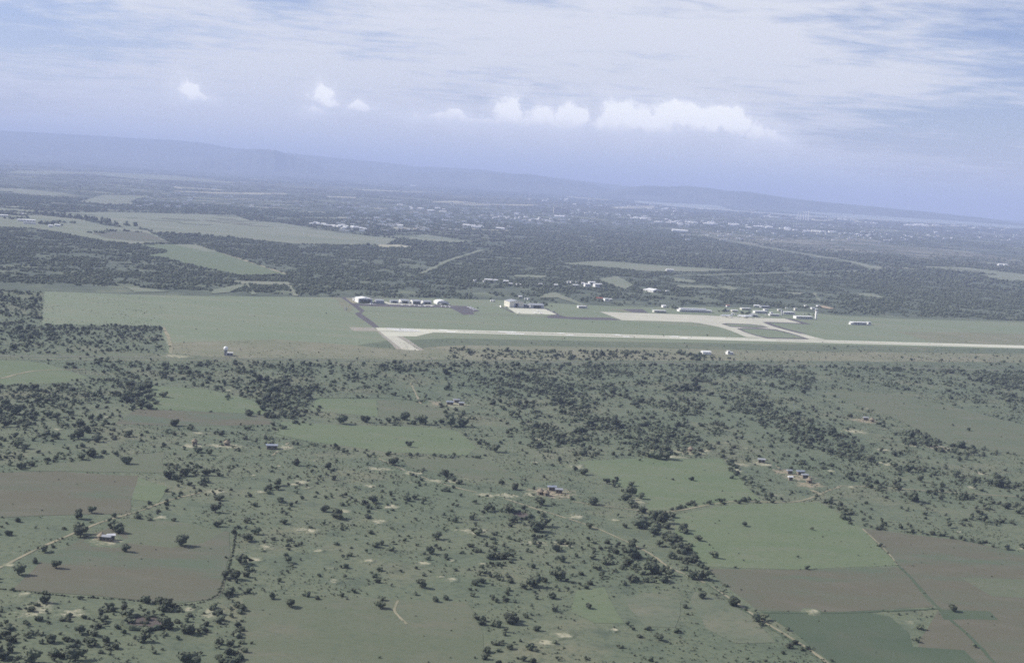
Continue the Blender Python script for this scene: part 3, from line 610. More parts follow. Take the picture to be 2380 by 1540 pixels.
hills('hills', [(470, 388), (500, 378), (540, 357), (575, 347), (605, 346), (640, 349), (670, 358), (705, 370), (740, 384), (790, 402)], 27000, 2200, 2600, 900, 90, 20, 3)
hills('hills', [(440, 392), (460, 381), (475, 372), (488, 370), (505, 374), (525, 384), (550, 396)], 25000, 900, 1000, 500, 40, 16, 5)
hills('hills', [(800, 420), (880, 409), (960, 402), (1010, 400), (1060, 398), (1120, 400), (1180, 404), (1230, 404), (1300, 416), (1400, 430), (1480, 446)], 27500, 4000, 4000, 1200, 110, 20, 6)
hills('hills', [(1300, 452), (1380, 446), (1440, 437), (1500, 431), (1560, 433), (1600, 432), (1650, 437), (1690, 443), (1740, 445), (1790, 453), (1850, 462), (1930, 471), (2040, 481), (2160, 493), (2280, 505), (2380, 516), (2460, 524)], 24500, 2300, 3500, 1100, 150, 20, 9)
hills('hills', [(1900, 486), (2200, 502), (2380, 514), (2700, 535)], 36000, 4000, 5000, 2500, 60, 16, 11)

# ------------------------------------------------------------------ haze: one closed box round everything, under the sky
HAZE = MB().box(-104000, 104000, -104000, 104000, -3.5, 900)
hm = bpy.data.materials.new('hazy_air'); hm.use_nodes = True; t = hm.node_tree; t.nodes.clear()
ho = t.nodes.new('ShaderNodeOutputMaterial'); pv = t.nodes.new('ShaderNodeVolumePrincipled'); t.links.new(pv.outputs[0], ho.inputs['Volume'])
pv.inputs['Color'].default_value = (.54, .63, .93, 1); pv.inputs['Density'].default_value = 7.0e-5; pv.inputs['Anisotropy'].default_value = .0
tag(HAZE.build('haze', hm), None, None, None, 'stuff')

# ------------------------------------------------------------------ airfield buildings
def place(p): return (*G(*p), .25)
def wall_shell(w, d, h, door=None, th=.35):
    """four walls, the front one with an opening; origin at the middle of the front foot"""
    b = MB().box(-w/2, -w/2+th, 0, d, 0, h).box(w/2-th, w/2, 0, d, 0, h).box(-w/2+th, w/2-th, d-th, d, 0, h)
    if door:
        x0, x1, dh = door
        b.box(-w/2+th, x0, 0, th, 0, h).box(x1, w/2-th, 0, th, 0, h).box(x0, x1, 0, th, dh, h)
    else: b.box(-w/2+th, w/2-th, 0, th, 0, h)
    return b
def hangar(p, w, d, h, rise, label, door=.75, dh=.82, wall='white', roof='wroof', gable='front', doors=True, arch=False, yaw=0, cat='hangar', group=None, floor=True):
    t = thing('hangar', label, cat, place(p), YAW+yaw, group)
    dx = w*door/2
    b = wall_shell(w, d, h, (-dx, dx, h*dh) if door else None)
    if gable == 'front' and not arch:
        b.prism_y([(-w/2, h), (w/2, h), (0, h+rise)], 0, .35).prism_y([(-w/2, h), (w/2, h), (0, h+rise)], d-.35, d)
    if gable == 'side': b.prism_x([(0, h), (d, h), (d/2, h+rise)], -w/2, -w/2+.35).prism_x([(0, h), (d, h), (d/2, h+rise)], w/2-.35, w/2)
    n = 8
    if arch:
        arc = [(-w/2*math.cos(math.pi*k/n), h+rise*math.sin(math.pi*k/n)) for k in range(n+1)]
        b.prism_y(arc[::-1], 0, .35).prism_y(arc[::-1], d-.35, d)
    b.build('wall', M[wall], t)
    r = MB(); o = .5
    if arch:
        oa = [(-(w/2+.3)*math.cos(math.pi*k/n), h+.02+(rise+.25)*math.sin(math.pi*k/n)) for k in range(n+1)]; ia = [(x*.985, z-.2) for x, z in oa]
        r.prism_y((oa+ia[::-1])[::-1], -o, d+o)
    elif gable == 'front':
        sl = rise/(w/2); e = .5
        for s in (-1, 1):
            P = [(0, h+rise+.03), (s*(w/2+e), h-sl*e+.03), (s*(w/2+e), h-sl*e+.21), (0, h+rise+.21)]
            r.prism_y(P if s < 0 else P[::-1], -o, d+o)
    elif gable == 'side':
        sl = rise/(d/2); e = .5
        for s in (-1, 1):
            P = [(d/2, h+rise+.03), (d/2+s*(d/2+e), h-sl*e+.03), (d/2+s*(d/2+e), h-sl*e+.21), (d/2, h+rise+.21)]
            r.prism_x(P if s < 0 else P[::-1], -w/2-o, w/2+o)
    r.build('roof', M[roof], t)
    if door and doors:
        for s in (-1, 1):
            MB().box(s*dx-(.0 if s > 0 else w*.10), s*dx+(w*.10 if s > 0 else 0), -.14, -.02, .05, h*dh).build('sliding_door', M['gwall'], t)
    for k in (-1, 1):
        MB().box(-w/2-.03, -w/2+.0, d*(.5+.2*k)-1, d*(.5+.2*k)+1, h*.55, h*.75).build('window', M['dark'], t)
    return t
def low_block(p, w, d, h, label, wall='white', roof='wroof', verandah=2.2, nwin=5, rise=0, yaw=0, cat='building', group=None, posts=True, name='building'):
    """long low building under an overhanging roof with a shaded front"""
    t = thing(name, label, cat, place(p), YAW+yaw, group); v = verandah
    MB().box(-w/2, w/2, v, d, 0, h).build('wall', M[wall], t)
    if rise:
        MB().prism_x([(-.3, h+.02), (d+.4, h+.02), (d+.4, h+.2), ((d+v*.0)/2, h+rise), (-.3, h+.2)], -w/2-.5, w/2+.5).build('roof', M[roof], t)
    else:
        MB().box(-w/2-.5, w/2+.5, -.3, d+.5, h+.02, h+.5).build('roof', M[roof], t)
    for k in range(nwin):
        x = -w/2+(k+.5)*w/nwin
        MB().box(x-w/nwin*.32, x+w/nwin*.32, v-.06, v-.004, h*.38, h*.82).build('window', M['dark'], t)
    if posts and v > .5:
        for k in range(nwin+1):
            x = -w/2+k*w/nwin
            MB().box(x-.14, x+.14, 0, .28, 0, h+.01).build('post', M[wall], t)
    return t

hangar(ZA((530, 298)), 23, 24, 6.6, 1.8, 'big white hangar with wide dark doorway at the left end of the hangar row', .76, .84)
hangar(ZA((812, 308)), 13, 13, 4.6, 1.6, 'grey shed with bright end wall just right of the big white hangar', .0, wall='gwall', roof='groof', gable='side')
low_block(ZA((335, 252)), 5, 5, 3, 'tiny white hut behind the left end of the hangar row', verandah=.0, nwin=1)
hangar(ZA((1092, 300)), 13, 9, 3.6, 1.2, 'low dull grey shed in the middle gap of the hangar row', .5, wall='gwall', roof='groof', gable='side')
hangar(ZA((1290, 308)), 14, 15, 4.6, 1.7, 'grey roofed hangar with white gable end, third from the right in the row', .62, wall='white', roof='groof', gable='side')
hangar(ZA((1510, 322)), 14, 15, 5.0, 1.7, 'grey roofed hangar with dark open doorway, second from the right in the row', .74, wall='white', roof='groof', gable='side')
hangar(ZA((1712, 324)), 14, 14, 4.4, 1.7, 'grey roofed hangar next to the arched white one', .7, wall='white', roof='groof', gable='side')
hangar(ZA((2010, 326)), 20, 20, 2.6, 3.6, 'white arched roof hangar with dark mouth at the right end of the row', .8, .98, arch=True, doors=False)
hangar(ZB((1032, 386)), 25, 27, 9.4, 2.4, 'tall grey hangar with pale left wall above the sandy apron', .16, .74, wall='cream', roof='groof')
hangar(ZB((1425, 402)), 24, 16, 5.6, 2.2, 'lower grey hangar with dark doorway right of the tall hangar', .56, .80, wall='gwall', roof='groof', gable='side')
# dark lean-to against the tall hangar and lamp pole
low_block(ZB((1205, 386)), 6, 12, 5, 'dark lean to store against the right side of the tall hangar', 'gwall', 'groof', .0, 2)
for k, (p, lb) in enumerate([(ZB((560, 272)), 'left of two tiny white sheds in the grass beside the tall hangar'), (ZB((600, 270)), 'right of two tiny white sheds in the grass beside the tall hangar')]):
    low_block(p, 3, 3, 2.2, lb, verandah=0, nwin=1, name='shed', cat='shed', group='tiny white sheds')
low_block(ZB((2300, 398)), 16, 8, 3.2, 'short white building with shaded front on the grass left of the terminal apron', nwin=5)
low_block(ZC((1270, 440)), 23, 9, 3.4, 'low white building with verandah at the apron edge left of the long white one', 'cream', 'wroof', 2.5, 7)
lb_ = low_block(ZC((1885, 430)), 64, 12, 3.2, 'very long white building with double stepped roof behind the terminal apron', nwin=16, rise=0)
MB().box(-29, 22, 4.5, 9.5, 3.71, 5.6).build('upper_wall', M['white'], lb_); MB().box(-30, 23, 3.8, 10.3, 5.62, 6.2).build('upper_roof', M['wroof'], lb_)
low_block(ZC((1340, 350)), 6, 8, 3.2, 'small white house among trees left of the long white building', 'white', 'wroof', 0, 2, 1.2)
hangar(ZC((1210, 84)), 26, 22, 4.0, 2.6, 'white roofed barn among the trees behind the terminal apron', .6, wall='white', roof='wroof', gable='front', yaw=R(25), cat='barn')
low_block(ZC((1395, 95)), 6, 6, 4, 'small white cube building right of the white roofed barn', verandah=0, nwin=1)
low_block(ZC((340, 236)), 8, 8, 4.0, 'larger of two white houses in the trees right of the red roofed house', verandah=0, nwin=2)
low_block(ZC((405, 228)), 6, 6, 2.6, 'smaller of two white houses in the trees right of the red roofed house', verandah=0, nwin=2, rise=1)
low_block(ZC((222, 214)), 12, 7, 2.6, 'red roofed house in the trees behind the middle of the airfield', 'cream', 'rroof', 0, 3, 1.8)
# terminal group
low_block(ZD((985, 294)), 26, 10, 3.6, 'flat white terminal block above the two tailed aircraft', nwin=8)
low_block(ZD((1425, 312)), 24, 10, 4.0, 'flat white terminal block right of the short grey tower', nwin=8)
low_block(ZD((1198, 336)), 20, 7, 2.8, 'narrow white canopy building in front of the short grey tower', nwin=6)
low_block(ZD((1672, 384)), 34, 12, 4.2, 'long white building at the foot of the control tower', nwin=9)
low_block(ZD((745, 242)), 19, 9, 3.0, 'white roofed shed behind the parked aircraft at the back of the terminal', 'cream', 'wroof', 1.5, 5)
low_block(ZD((562, 270)), 11, 7, 2.6, 'pale roofed store right of the dusty house behind the first jet', 'cream', 'wroof', 1, 3, 1)
low_block(ZD((440, 264)), 8, 7, 2.6, 'dusty small house behind the first parked jet', 'cream', 'groof', 0, 2, 1)
low_block(ZD((455, 190)), 6, 5, 2.6, 'white cabin with reddish roof in the trees behind the first jet', 'white', 'rroof', 0, 2, 1)
low_block(ZD((1060, 250)), 8, 6, 2.4, 'little white block behind the middle of the terminal', nwin=2, verandah=0)
low_block(ZD((905, 192)), 10, 7, 2.6, 'pale shed with skewed roof left of the dark roofed sheds', 'cream', 'wroof', 0, 3, 1.4, R(-22))
low_block(ZD((1045, 210)), 17, 10, 3.0, 'dark roofed shed at the back of the terminal', 'gwall', 'groof', 1.5, 5, 1.6)
low_block(ZD((1145, 300)), 5, 4, 2.6, 'white kiosk left of the short grey tower', verandah=0, nwin=1)
low_block(ZD((1530, 250)), 5, 5, 4.0, 'small pale hut on the grass behind the right terminal block', 'cream', 'wroof', 0, 1)
low_block(ZD((1810, 228)), 8, 6, 2.6, 'white cabin behind the control tower beside the orange soil', verandah=0, nwin=2)
low_block(ZD((1890, 190)), 6, 5, 2.6, 'far white cabin on the orange soil', verandah=0, nwin=2)
low_block(ZD((1275, 256)), 7, 5, 2.6, 'low pale cabin left behind the short grey tower', 'cream', 'wroof', 0, 2)
low_block(ZD((1695, 188)), 6, 5, 2.4, 'white cabin at the wood edge left of the orange soil', verandah=0, nwin=2)
low_block(ZD((875, 346)), 14, 5, 3.0, 'dark fronted shelter with white roof right of the parked aircraft', 'gwall', 'wroof', 3, 4)
# towers
def control_tower(p, h, wid, label, cab=True):
    t = thing('control_tower', label, 'tower', place(p), YAW)
    MB().box(-wid/2, wid/2, -wid/2, wid/2, 0, h-3.2 if cab else h).build('shaft', M['white' if cab else 'gwall'], t)
    for k in range(4):
        MB().box(-.5, .5, -wid/2-.05, -wid/2-.004, 2+k*3.0, 3.4+k*3.0).build('window', M['dark'], t) if h > 14 or k < 2 else None
    if cab:
        z = h-3.2; c = wid/2+.9
        MB().box(-c, c, -c, c, z, z+.5).build('balcony', M['white'], t)
        MB().lathe([(c*1.0, z+.502), (c*1.18, z+2.3)], 8).build('cab_glass', M['dark'], t)
        MB().lathe([(c*1.32, z+2.302), (c*1.32, z+3.0), (c*.5, z+3.3)], 8).build('roof', M['wroof'], t)
        MB().bar((0, 0, z+3.3), (0, 0, z+6), .08).build('antenna', M['steel'], t)
    return t
control_tower(ZD((1843, 388)), 18.5, 2.8, 'tall slender white control tower at the right end of the terminal')
control_tower(ZD((1303, 322)), 9.4, 2.6, 'short grey tower block between two terminal buildings', False)
t = thing('elevated_tank', 'white tank frame standing on thin legs behind the terminal', 'tank', place(ZD((1378, 250))), YAW)
for sx in (-1, 1): MB().box(sx*2.4-.15, sx*2.4+.15, -.15, .15, 0, 4.6).build('leg', M['white'], t)
MB().box(-2.8, 2.8, -1, 1, 4.62, 6.0).build('tank', M['white'], t)
# white buildings in the grass this side of the runway
hangar(ZD((115, 948)), 12, 8, 3.4, 1.0, 'white shed alone in the grass this side of the runway', .0, gable='side', cat='shed')
low_block(ZD((487, 946)), 8, 6, 2.4, 'smaller white hut with raised end in the grass this side of the runway', verandah=0, nwin=3)
hut_ = low_block(ZD((463, 946)), 3, 3, 4.4, 'white cube block joined to the left end of the small hut below the runway', verandah=0, nwin=1)
fb = low_block(Z3((1270, 1190)), 30, 11, 4.0, 'white fire station building alone on the grass right of the control tower', nwin=6, verandah=3)
low_block(Z3((1215, 1188)), 7, 6, 2.8, 'white side shed at the left end of the lone fire station', verandah=0, nwin=2)
low_block(Z3((1333, 1190)), 6, 6, 4.6, 'white cube at the right end of the lone fire station', verandah=0, nwin=1)
# radome on its tower
t = thing('radome_tower', 'white radar dome on a dark steel tower in the grass left of the runway', 'radar', (*G(524, 826), .3), R(8))
for sx in (-1, 1):
    for sy in (-1, 1): MB().bar((sx*1.6, sy*1.6, 0), (sx*1.2, sy*1.2, 5.4), .16).build('leg', M['steel'], t)
br = MB()
for z0 in (0.3, 2.9):
    for a, b in (((-1.6, -1.6), (1.5, -1.5)), ((1.6, -1.6), (1.5, 1.5)), ((1.6, 1.6), (-1.5, 1.5)), ((-1.6, 1.6), (-1.5, -1.5))):
        br.bar((*a, z0), (*b, z0+2.4), .09).bar((*a, z0+2.4), (*b, z0), .09)
br.build('bracing', M['steel'], t)
MB().box(-1.0, 1.0, -1.0, 1.0, 0, 5.4).build('cabin', M['gwall'], t); MB().lathe([(2.0, 5.402), (2.0, 5.8)], 14).build('platform', M['steel'], t)
MB().lathe([(1.6, 5.802)]+[(2.35*math.cos(a), 7.4+2.35*math.sin(a)) for a in [R(q) for q in range(-40, 90, 13)]]+[(.05, 9.75)], 18).build('dome', M['acwhite'], t, smooth=True)
low_block((534, 826), 6.5, 4, 2.4, 'small equipment hut beside the radar dome tower', 'gwall', 'wroof', 0, 2)
# small post and box by the bent taxiway
t = thing('signal_post', 'white and dark signal boards on posts beside the bent dark taxiway', 'post', place(ZA((155, 440))), 0)
MB().box(-1.5, -.4, 0, .4, 0, 5.0).build('white_board', M['white'], t); MB().box(1.0, 2.2, 0, .5, 0, 4.6).build('dark_board', M['gwall'], t)
def lamp_pole(p, h, label):
    t = thing('lamp_pole', label, 'pole', place(p), YAW, 'apron lamp poles'); MB().bar((0, 0, 0), (0, 0, h), .22, 6, .14).build('pole', M['steel'], t); MB().box(-.9, .9, -.3, .3, h, h+.5).build('lamp_head', M['white'], t)
lamp_pole(ZB((1225, 386)), 9, 'lamp pole standing beside the right wall of the tall hangar')
lamp_pole(ZC((2145, 492)), 8, 'lamp pole at the grass edge left of the first jet'); lamp_pole(ZD((180, 330)), 6, 'shorter lamp pole at the apron edge left of the first jet'); lamp_pole(ZD((1395, 262)), 7, 'lamp pole behind the right terminal block')

# aircraft: nose towards -x of the local frame
def aircraft(p, ln, span, yaw, label, kind='light', group=None, cat='aeroplane'):
    t = thing('aeroplane' if kind == 'light' else 'airliner', label, cat, place(p), yaw, group)
    r = ln*(.085 if kind == 'light' else .062); zc_ = r*1.9 if kind != 'light' else r*2.0
    MB().lathe([(r*.1, -ln/2), (r*.6, -ln*.46), (r, -ln*.34), (r, ln*.08), (r*.55, ln*.34), (r*.15, ln/2)], 10, cy=0, axis='x', cz=zc_).build('fuselage', M['acwhite'], t, smooth=True)
    wz = zc_+r*.9 if kind == 'light' else zc_-r*.4
    sw = 0 if kind == 'light' else span*.16
    for s in (-1, 1):
        c0, c1 = ln*.2, ln*.12
        x0 = -ln*.13
        vs = [(x0, s*r*.3, wz), (x0+c0, s*r*.3, wz), (x0+sw+c1, s*span/2, wz+.25), (x0+sw, s*span/2, wz+.25)]
        MB().add([(x, y, z) for x, y, z in vs]+[(x, y, z+.18) for x, y, z in vs], [(3, 2, 1, 0), (4, 5, 6, 7), (0, 1, 5, 4), (1, 2, 6, 5), (2, 3, 7, 6), (3, 0, 4, 7)]).build('wing', M['acwhite'], t)
    fh = ln*(.2 if kind == 'light' else .2)
    MB().add([(ln*.36, -.09, zc_+r*.2), (ln*.5, -.09, zc_+r*.2), (ln*.53, -.09, zc_+fh), (ln*.44, -.09, zc_+fh), (ln*.36, .09, zc_+r*.2), (ln*.5, .09, zc_+r*.2), (ln*.53, .09, zc_+fh), (ln*.44, .09, zc_+fh)],
             [(0, 1, 2, 3), (7, 6, 5, 4), (0, 4, 5, 1), (1, 5, 6, 2), (2, 6, 7, 3), (3, 7, 4, 0)]).build('tail_fin', M['acwhite'], t)
    tz = zc_+fh if kind == 'ttail' else zc_+r*.3
    MB().box(ln*.40, ln*.52, -span*.17, span*.17, tz, tz+.14).build('tailplane', M['acwhite'], t)
    if kind == 'light':
        MB().box(-ln*.36, -ln*.10, -r*.86, r*.86, zc_+r*.4, zc_+r*.88).build('cockpit_window', M['dark'], t)
        MB().box(-ln*.52, -ln*.505, -r*1.3, r*1.3, zc_-.06, zc_+.06).build('propeller', M['steel'], t)
    else:
        for s in (-1, 1):
            y_, x_, z_ = (r*1.5, ln*.24, zc_+r*.5) if kind == 'ttail' else (span*.2, -ln*.1, wz)
            MB().lathe([(r*.35, x_-ln*.08), (r*.5, x_), (r*.25, x_+ln*.09)], 8, cy=s*y_, axis='x', cz=z_).build('engine', M['acwhite'], t, smooth=True)
        MB().box(-ln*.462, -ln*.43, -r*.62, r*.62, zc_+r*.3, zc_+r*.75).build('cockpit_window', M['dark'], t)
    for x_, y_ in ((-ln*.33, 0), (0, r*1.2), (0, -r*1.2)):
        MB().bar((x_, y_-.12, r*.38), (x_, y_+.12, r*.38), r*.38, 8).build('wheel', M['tyre'], t)
        MB().bar((x_, y_*.9, r*.4), (x_, y_*.6, zc_-r*.3), .08).build('strut', M['steel'], t)
    return t
ROW = [(1230, 356), (1375, 362), (1470, 364), (1565, 369), (1665, 372), (1790, 374), (1980, 377), (2055, 381), (2135, 384)]
WORD = ['first', 'second', 'third', 'fourth', 'fifth', 'sixth', 'seventh', 'eighth', 'last']
for k, q in enumerate(ROW):
    aircraft(ZA(q), 8.6, 12.0, YAW+R(90)+R(random.uniform(-8, 8)), f'small white aeroplane, {WORD[k]} from the left in the line parked before the hangars', group='light aeroplanes parked before the hangars')
aircraft(ZA((635, 335)), 14, 18, YAW+R(75), 'larger white twin engined aeroplane in front of the big white hangar', 'twin')
for q, lb in (((1965, 330), 'white aeroplane nosing out left of the arched hangar mouth'), ((2120, 332), 'white aeroplane parked right of the arched hangar mouth')):
    aircraft(ZA(q), 6, 8, YAW+R(100), lb, group='light aeroplanes by the arched hangar')
for q, lb in (((140, 395), 'uppermost white aeroplane on the dark wedge shaped apron'), ((182, 420), 'middle white aeroplane on the dark wedge shaped apron'), ((238, 444), 'lowest white aeroplane on the dark wedge shaped apron')):
    aircraft(ZB(q), 8, 10.5, YAW+R(140), lb, group='aeroplanes on the dark wedge apron')
for q, lb in (((1070, 495), 'white aeroplane at the lower left edge of the sandy hangar apron'), ((1438, 462), 'white aeroplane standing in the middle of the sandy hangar apron'), ((1388, 500), 'white aeroplane at the lower edge of the sandy apron, left of a pair'), ((1490, 502), 'white aeroplane at the lower edge of the sandy apron, right of a pair')):
    aircraft(ZB(q), 8, 10.5, YAW+R(95), lb, group='aeroplanes on the sandy hangar apron')
aircraft(ZD((425, 355)), 25, 22, YAW+R(4), 'white jet with raised tail standing alone on the terminal apron', 'ttail', cat='airliner')
aircraft(ZD((705, 362)), 24, 23, YAW+R(-30), 'white airliner nosing left beside a second one on the terminal apron', 'twin', cat='airliner')
aircraft(ZD((765, 356)), 23, 21, YAW+R(12), 'white airliner half behind another on the terminal apron', 'ttail', cat='airliner')
aircraft(ZD((990, 366)), 7, 9, YAW+R(60), 'tiny white aeroplane at the apron edge right of the dark shelter')
def car(p, label, mat='white', yaw=0, ln=4.6, cat='car', name='parked_car', group=None, h=1.5):
    t = thing(name, label, cat, place(p), yaw, group)
    MB().box(-ln/2, ln/2, -.85, .85, .35, .95).build('body', M[mat], t); MB().prism_y([(-ln*.3, .952), (ln*.34, .952), (ln*.24, h), (-ln*.18, h)], -.78, .78).build('cabin', M['dark'], t)
    MB().box(-ln*.18, ln*.24, -.78, .78, h+.002, h+.08).build('roof', M[mat], t)
    for sx in (-1, 1):
        for sy in (-1, 1): MB().bar((sx*ln*.3, sy*.72, .33), (sx*ln*.3, sy*.9, .33), .33, 8).build('wheel', M['tyre'], t)
for p, lb, mt in ((ZD((520, 309)), 'white van on the grass edge just right of the first jet, left of a pair', 'white'), (ZD((565, 316)), 'white van on the grass edge right of the first jet, right of a pair', 'white'), (ZD((1050, 318)), 'white car below the left terminal block', 'white'), (ZD((1090, 322)), 'white car left of the narrow canopy building', 'white'),
                  (ZD((1655, 310)), 'white car parked behind the long building at the control tower', 'white'), (ZB((735, 375)), 'white vehicle on the road left of the tall hangar', 'white'), (ZB((840, 388)), 'white vehicle at the front corner of the tall hangar', 'white'), (ZB((1070, 390)), 'white vehicle at the doors of the tall hangar', 'white'),
                  (ZB((1630, 436)), 'pale vehicle at the upper right edge of the sandy apron', 'white'), (ZB((1735, 470)), 'pale vehicle lower down the right edge of the sandy apron', 'white'), (ZD((915, 360)), 'white vehicle before the dark fronted shelter', 'white')):
    car(p, lb, mt, YAW+R(random.choice((0, 30, 90))), 5.0, h=2.0)

# ------------------------------------------------------------------ houses behind the airfield and the far town
HP = [(1195, 205, 12, 5.5, 'white two storeyed house, left front of the cluster in the wood'), (1245, 182, 14, 5, 'wide white house at the back of the cluster in the wood'), (1298, 208, 12, 6, 'white two storeyed house, right front of the cluster in the wood'), (1335, 192, 7, 3, 'low white house at the right end of the cluster in the wood'),
      (992, 166, 5, 3.5, 'small white house, left of three in a line in the wood'), (1026, 164, 5, 3, 'small white house, middle of three in a line in the wood'), (1080, 166, 5, 3, 'small white house, right of three in a line in the wood'), (1145, 180, 6, 3, 'small white house just left of the white cluster in the wood'),
      (1075, 202, 11, 2.8, 'low long white house below the line of three in the wood'), (858, 205, 7, 4, 'lone white gabled house left of the cluster in the wood'), (145, 148, 16, 3.5, 'wide pale house at the left settlement in the wood'), (100, 158, 4, 3, 'tiny white hut at the left edge of the left settlement'), (225, 152, 8, 3.5, 'white house right of the wide pale house in the left settlement'),
      (330, 162, 10, 3.5, 'pale house at the right end of the left settlement'), (385, 186, 8, 2.6, 'dusty low house below the right end of the left settlement'), (465, 194, 9, 2.6, 'dusty low house right of the left settlement'), (490, 328, 6, 3.4, 'white hut in the trees behind the tall hangar'), (540, 344, 4, 2.6, 'tiny white hut behind the tall hangar, left of two'), (572, 344, 4, 2.6, 'tiny white hut behind the tall hangar, right of two'),
      (2065, 44, 20, 5, 'bright white oblong building on the pale clearing'), (705, 190, 7, 2.6, 'dusty low house between the settlements in the wood'), (5, 152, 5, 3, 'white hut far left of the left settlement'), (1810, 248, 6, 3, 'white hut left of the white roofed barn')]
for x, y, w, h, lb in HP:
    low_block(ZF((x, y)), w, min(w*.8, 9), h, lb, 'white', 'wroof', 0, max(2, int(w/4)), 1.4 if w > 5 else 0, R(random.uniform(-25, 25)), 'house', name='house')
for x, y, w, h, lb, rf in [(180, 828, 50, 5, 'long white barn at the left homestead beyond the wood', 'wroof'), (200, 845, 34, 4, 'second long barn in front at the left homestead', 'groof'), (20, 795, 30, 5, 'white barn at the far left edge of the plain', 'wroof'), (390, 862, 16, 5, 'white house right of the trees at the left homestead', 'wroof'), (345, 866, 12, 5, 'white house amid trees at the left homestead', 'wroof'), (150, 784, 10, 5, 'white hut above the long barns', 'wroof')]:
    low_block(Z1((x, y)), w, 12, h, lb, 'white', rf, 0, 6, 2.0, 0, 'barn', name='barn')
# far town: share meshes
def proto_house(w, d, h, roof):
    t = thing('town_building', 'pale building of the hazy far town', 'building', (0, 0, 0), 0, 'buildings of the hazy far town')
    MB().box(-w/2, w/2, 0, d, 0, h).build('wall', M['white'], t)
    MB().prism_x([(-.6, h+.02), (d+.6, h+.02), (d/2, h+d*.16)], -w/2-.6, w/2+.6).build('roof', M[roof], t)
    return t
protos = [proto_house(22, 14, 6, 'wroof'), proto_house(40, 18, 7, 'wroof'), proto_house(16, 12, 9, 'wroof'), proto_house(60, 22, 8, 'wroof'), proto_house(26, 16, 5, 'groof')]
used = set()
TN = [0]; DIST = [0]
DNAME = ['in the white factory row at right', 'just under the right hill strip', 'right of the five far chimneys', 'in the cluster far right of the chimneys', 'along the long white strip at far right', 'at the extreme right of the far plain', 'on the pale strip below the factory row', 'in the dotted row before the right dark plain', 'at the right end of the big pale field', 'on the plain left of the town centre',
         'on the bare strip above the centre wood', 'in the town centre below the paired blocks', 'on the far side of the town centre', 'right of the paired apartment blocks', 'at the left end of the factory row', 'in the trees above the big pale field', 'on the plain above the left farmland', 'at the foot of the left hills', 'above the tree row at left']
def town(X, Y, k=None, sc=1.0, label=None, rz=None, group=None):
    k = random.choice((0, 0, 1, 2, 4)) if k is None else k
    p = protos[k]
    if k in used:
        o = p.copy(); COL.objects.link(o)
        for c in p.children: d = c.copy(); COL.objects.link(d); d.parent = o
    else: o = p; used.add(k)
    g_ = G(X, Y); o.location = (*g_, 1.0+float(TZ(g_[1]))); o.rotation_euler = (0, 0, random.uniform(-.6, .6) if rz is None else rz); s = sc*random.uniform(.8, 1.3); o.scale = (s, s, s)
    if label: o['label'] = label
    if group: o['group'] = group
    elif label and 'group' in o: del o['group']
for z, x0, y0, x1, y1, n, spread, kk, sc in [(Z3, 0, 488, 840, 542, 34, 9, (0, 1, 3), 1.0), (Z3, 170, 402, 280, 408, 5, 4, (1,), 1.1), (Z3, 590, 452, 1100, 482, 14, 8, (0, 1), 1.1), (Z3, 1100, 465, 1400, 506, 12, 8, (0, 1), 1.1), (Z3, 1560, 510, 1950, 520, 16, 4, (1, 3), 1.2), (Z3, 1980, 525, 2330, 545, 10, 7, (0, 1), 1.1),
                                    (Z3, 880, 550, 1090, 565, 8, 5, (1, 3), 1.0), (Z3, 1060, 575, 2300, 600, 26, 9, (0, 2), .9), (Z2, 0, 860, 200, 885, 12, 7, (0, 2), .9), (Z2, 420, 720, 760, 770, 10, 20, (0, 1), 1), (Z2, 840, 862, 1200, 888, 10, 5, (0, 1, 4), .9), (Z2, 950, 790, 1600, 830, 40, 16, (0, 2, 4), .8), (Z2, 1300, 660, 2380, 760, 34, 26, (0, 1), 1.2),
                                    (Z2, 1550, 760, 2050, 790, 14, 12, (0, 2), .9), (Z2, 2000, 800, 2380, 850, 20, 12, (0, 1), 1), (Z1, 2080, 838, 2380, 888, 14, 9, (0, 2), .9), (Z1, 1150, 680, 1900, 740, 14, 14, (0, 4), .8), (Z1, 1600, 480, 1800, 535, 8, 10, (0, 1), 1.1), (Z1, 880, 690, 1320, 712, 8, 8, (0,), .8)]:
    DIST[0] += 1; dn = DNAME[DIST[0]-1]
    for k in range(n):
        if TN[0] >= 284: break
        TN[0] += 1
        u = random.random(); X = x0+(x1-x0)*u; Y = y0+(y1-y0)*u+random.gauss(0, spread*.6)
        town(*z((X, Y)), random.choice(kk), sc*.85, 'pale hazy building '+dn, None, 'buildings '+dn)
for p, k, s, lb in ((Z3((42, 562)), 3, 1.1, 'big bright white building where the two far roads start'), (Z3((1785, 568)), 2, 1.6, 'bright white block alone on the dark far plain at right'), (Z2((425, 874)), 2, 1.5, 'bright white building on the bare far strip above the pale field'), (Z2((1218, 790)), 2, 1.7, 'bright white tank like block in the middle of the far town'),
                    (Z2((515, 590)), 1, 2.2, 'white building at the foot of the far left hills'), (Z2((2340, 901)), 3, 1.2, 'long white warehouse at the wood edge of the far town'), (Z2((1510, 803)), 1, 1.3, 'long white building below the paired apartment blocks'), (Z2((2175, 836)), 1, 1.2, 'long white building at the left end of the factory row'), (Z3((2225, 796)), 2, 1.0, 'left of two white blocks on the right far plain'), (Z3((2260, 794)), 2, 1.0, 'right of two white blocks on the right far plain')):
    town(*p, k, s, lb, 0)
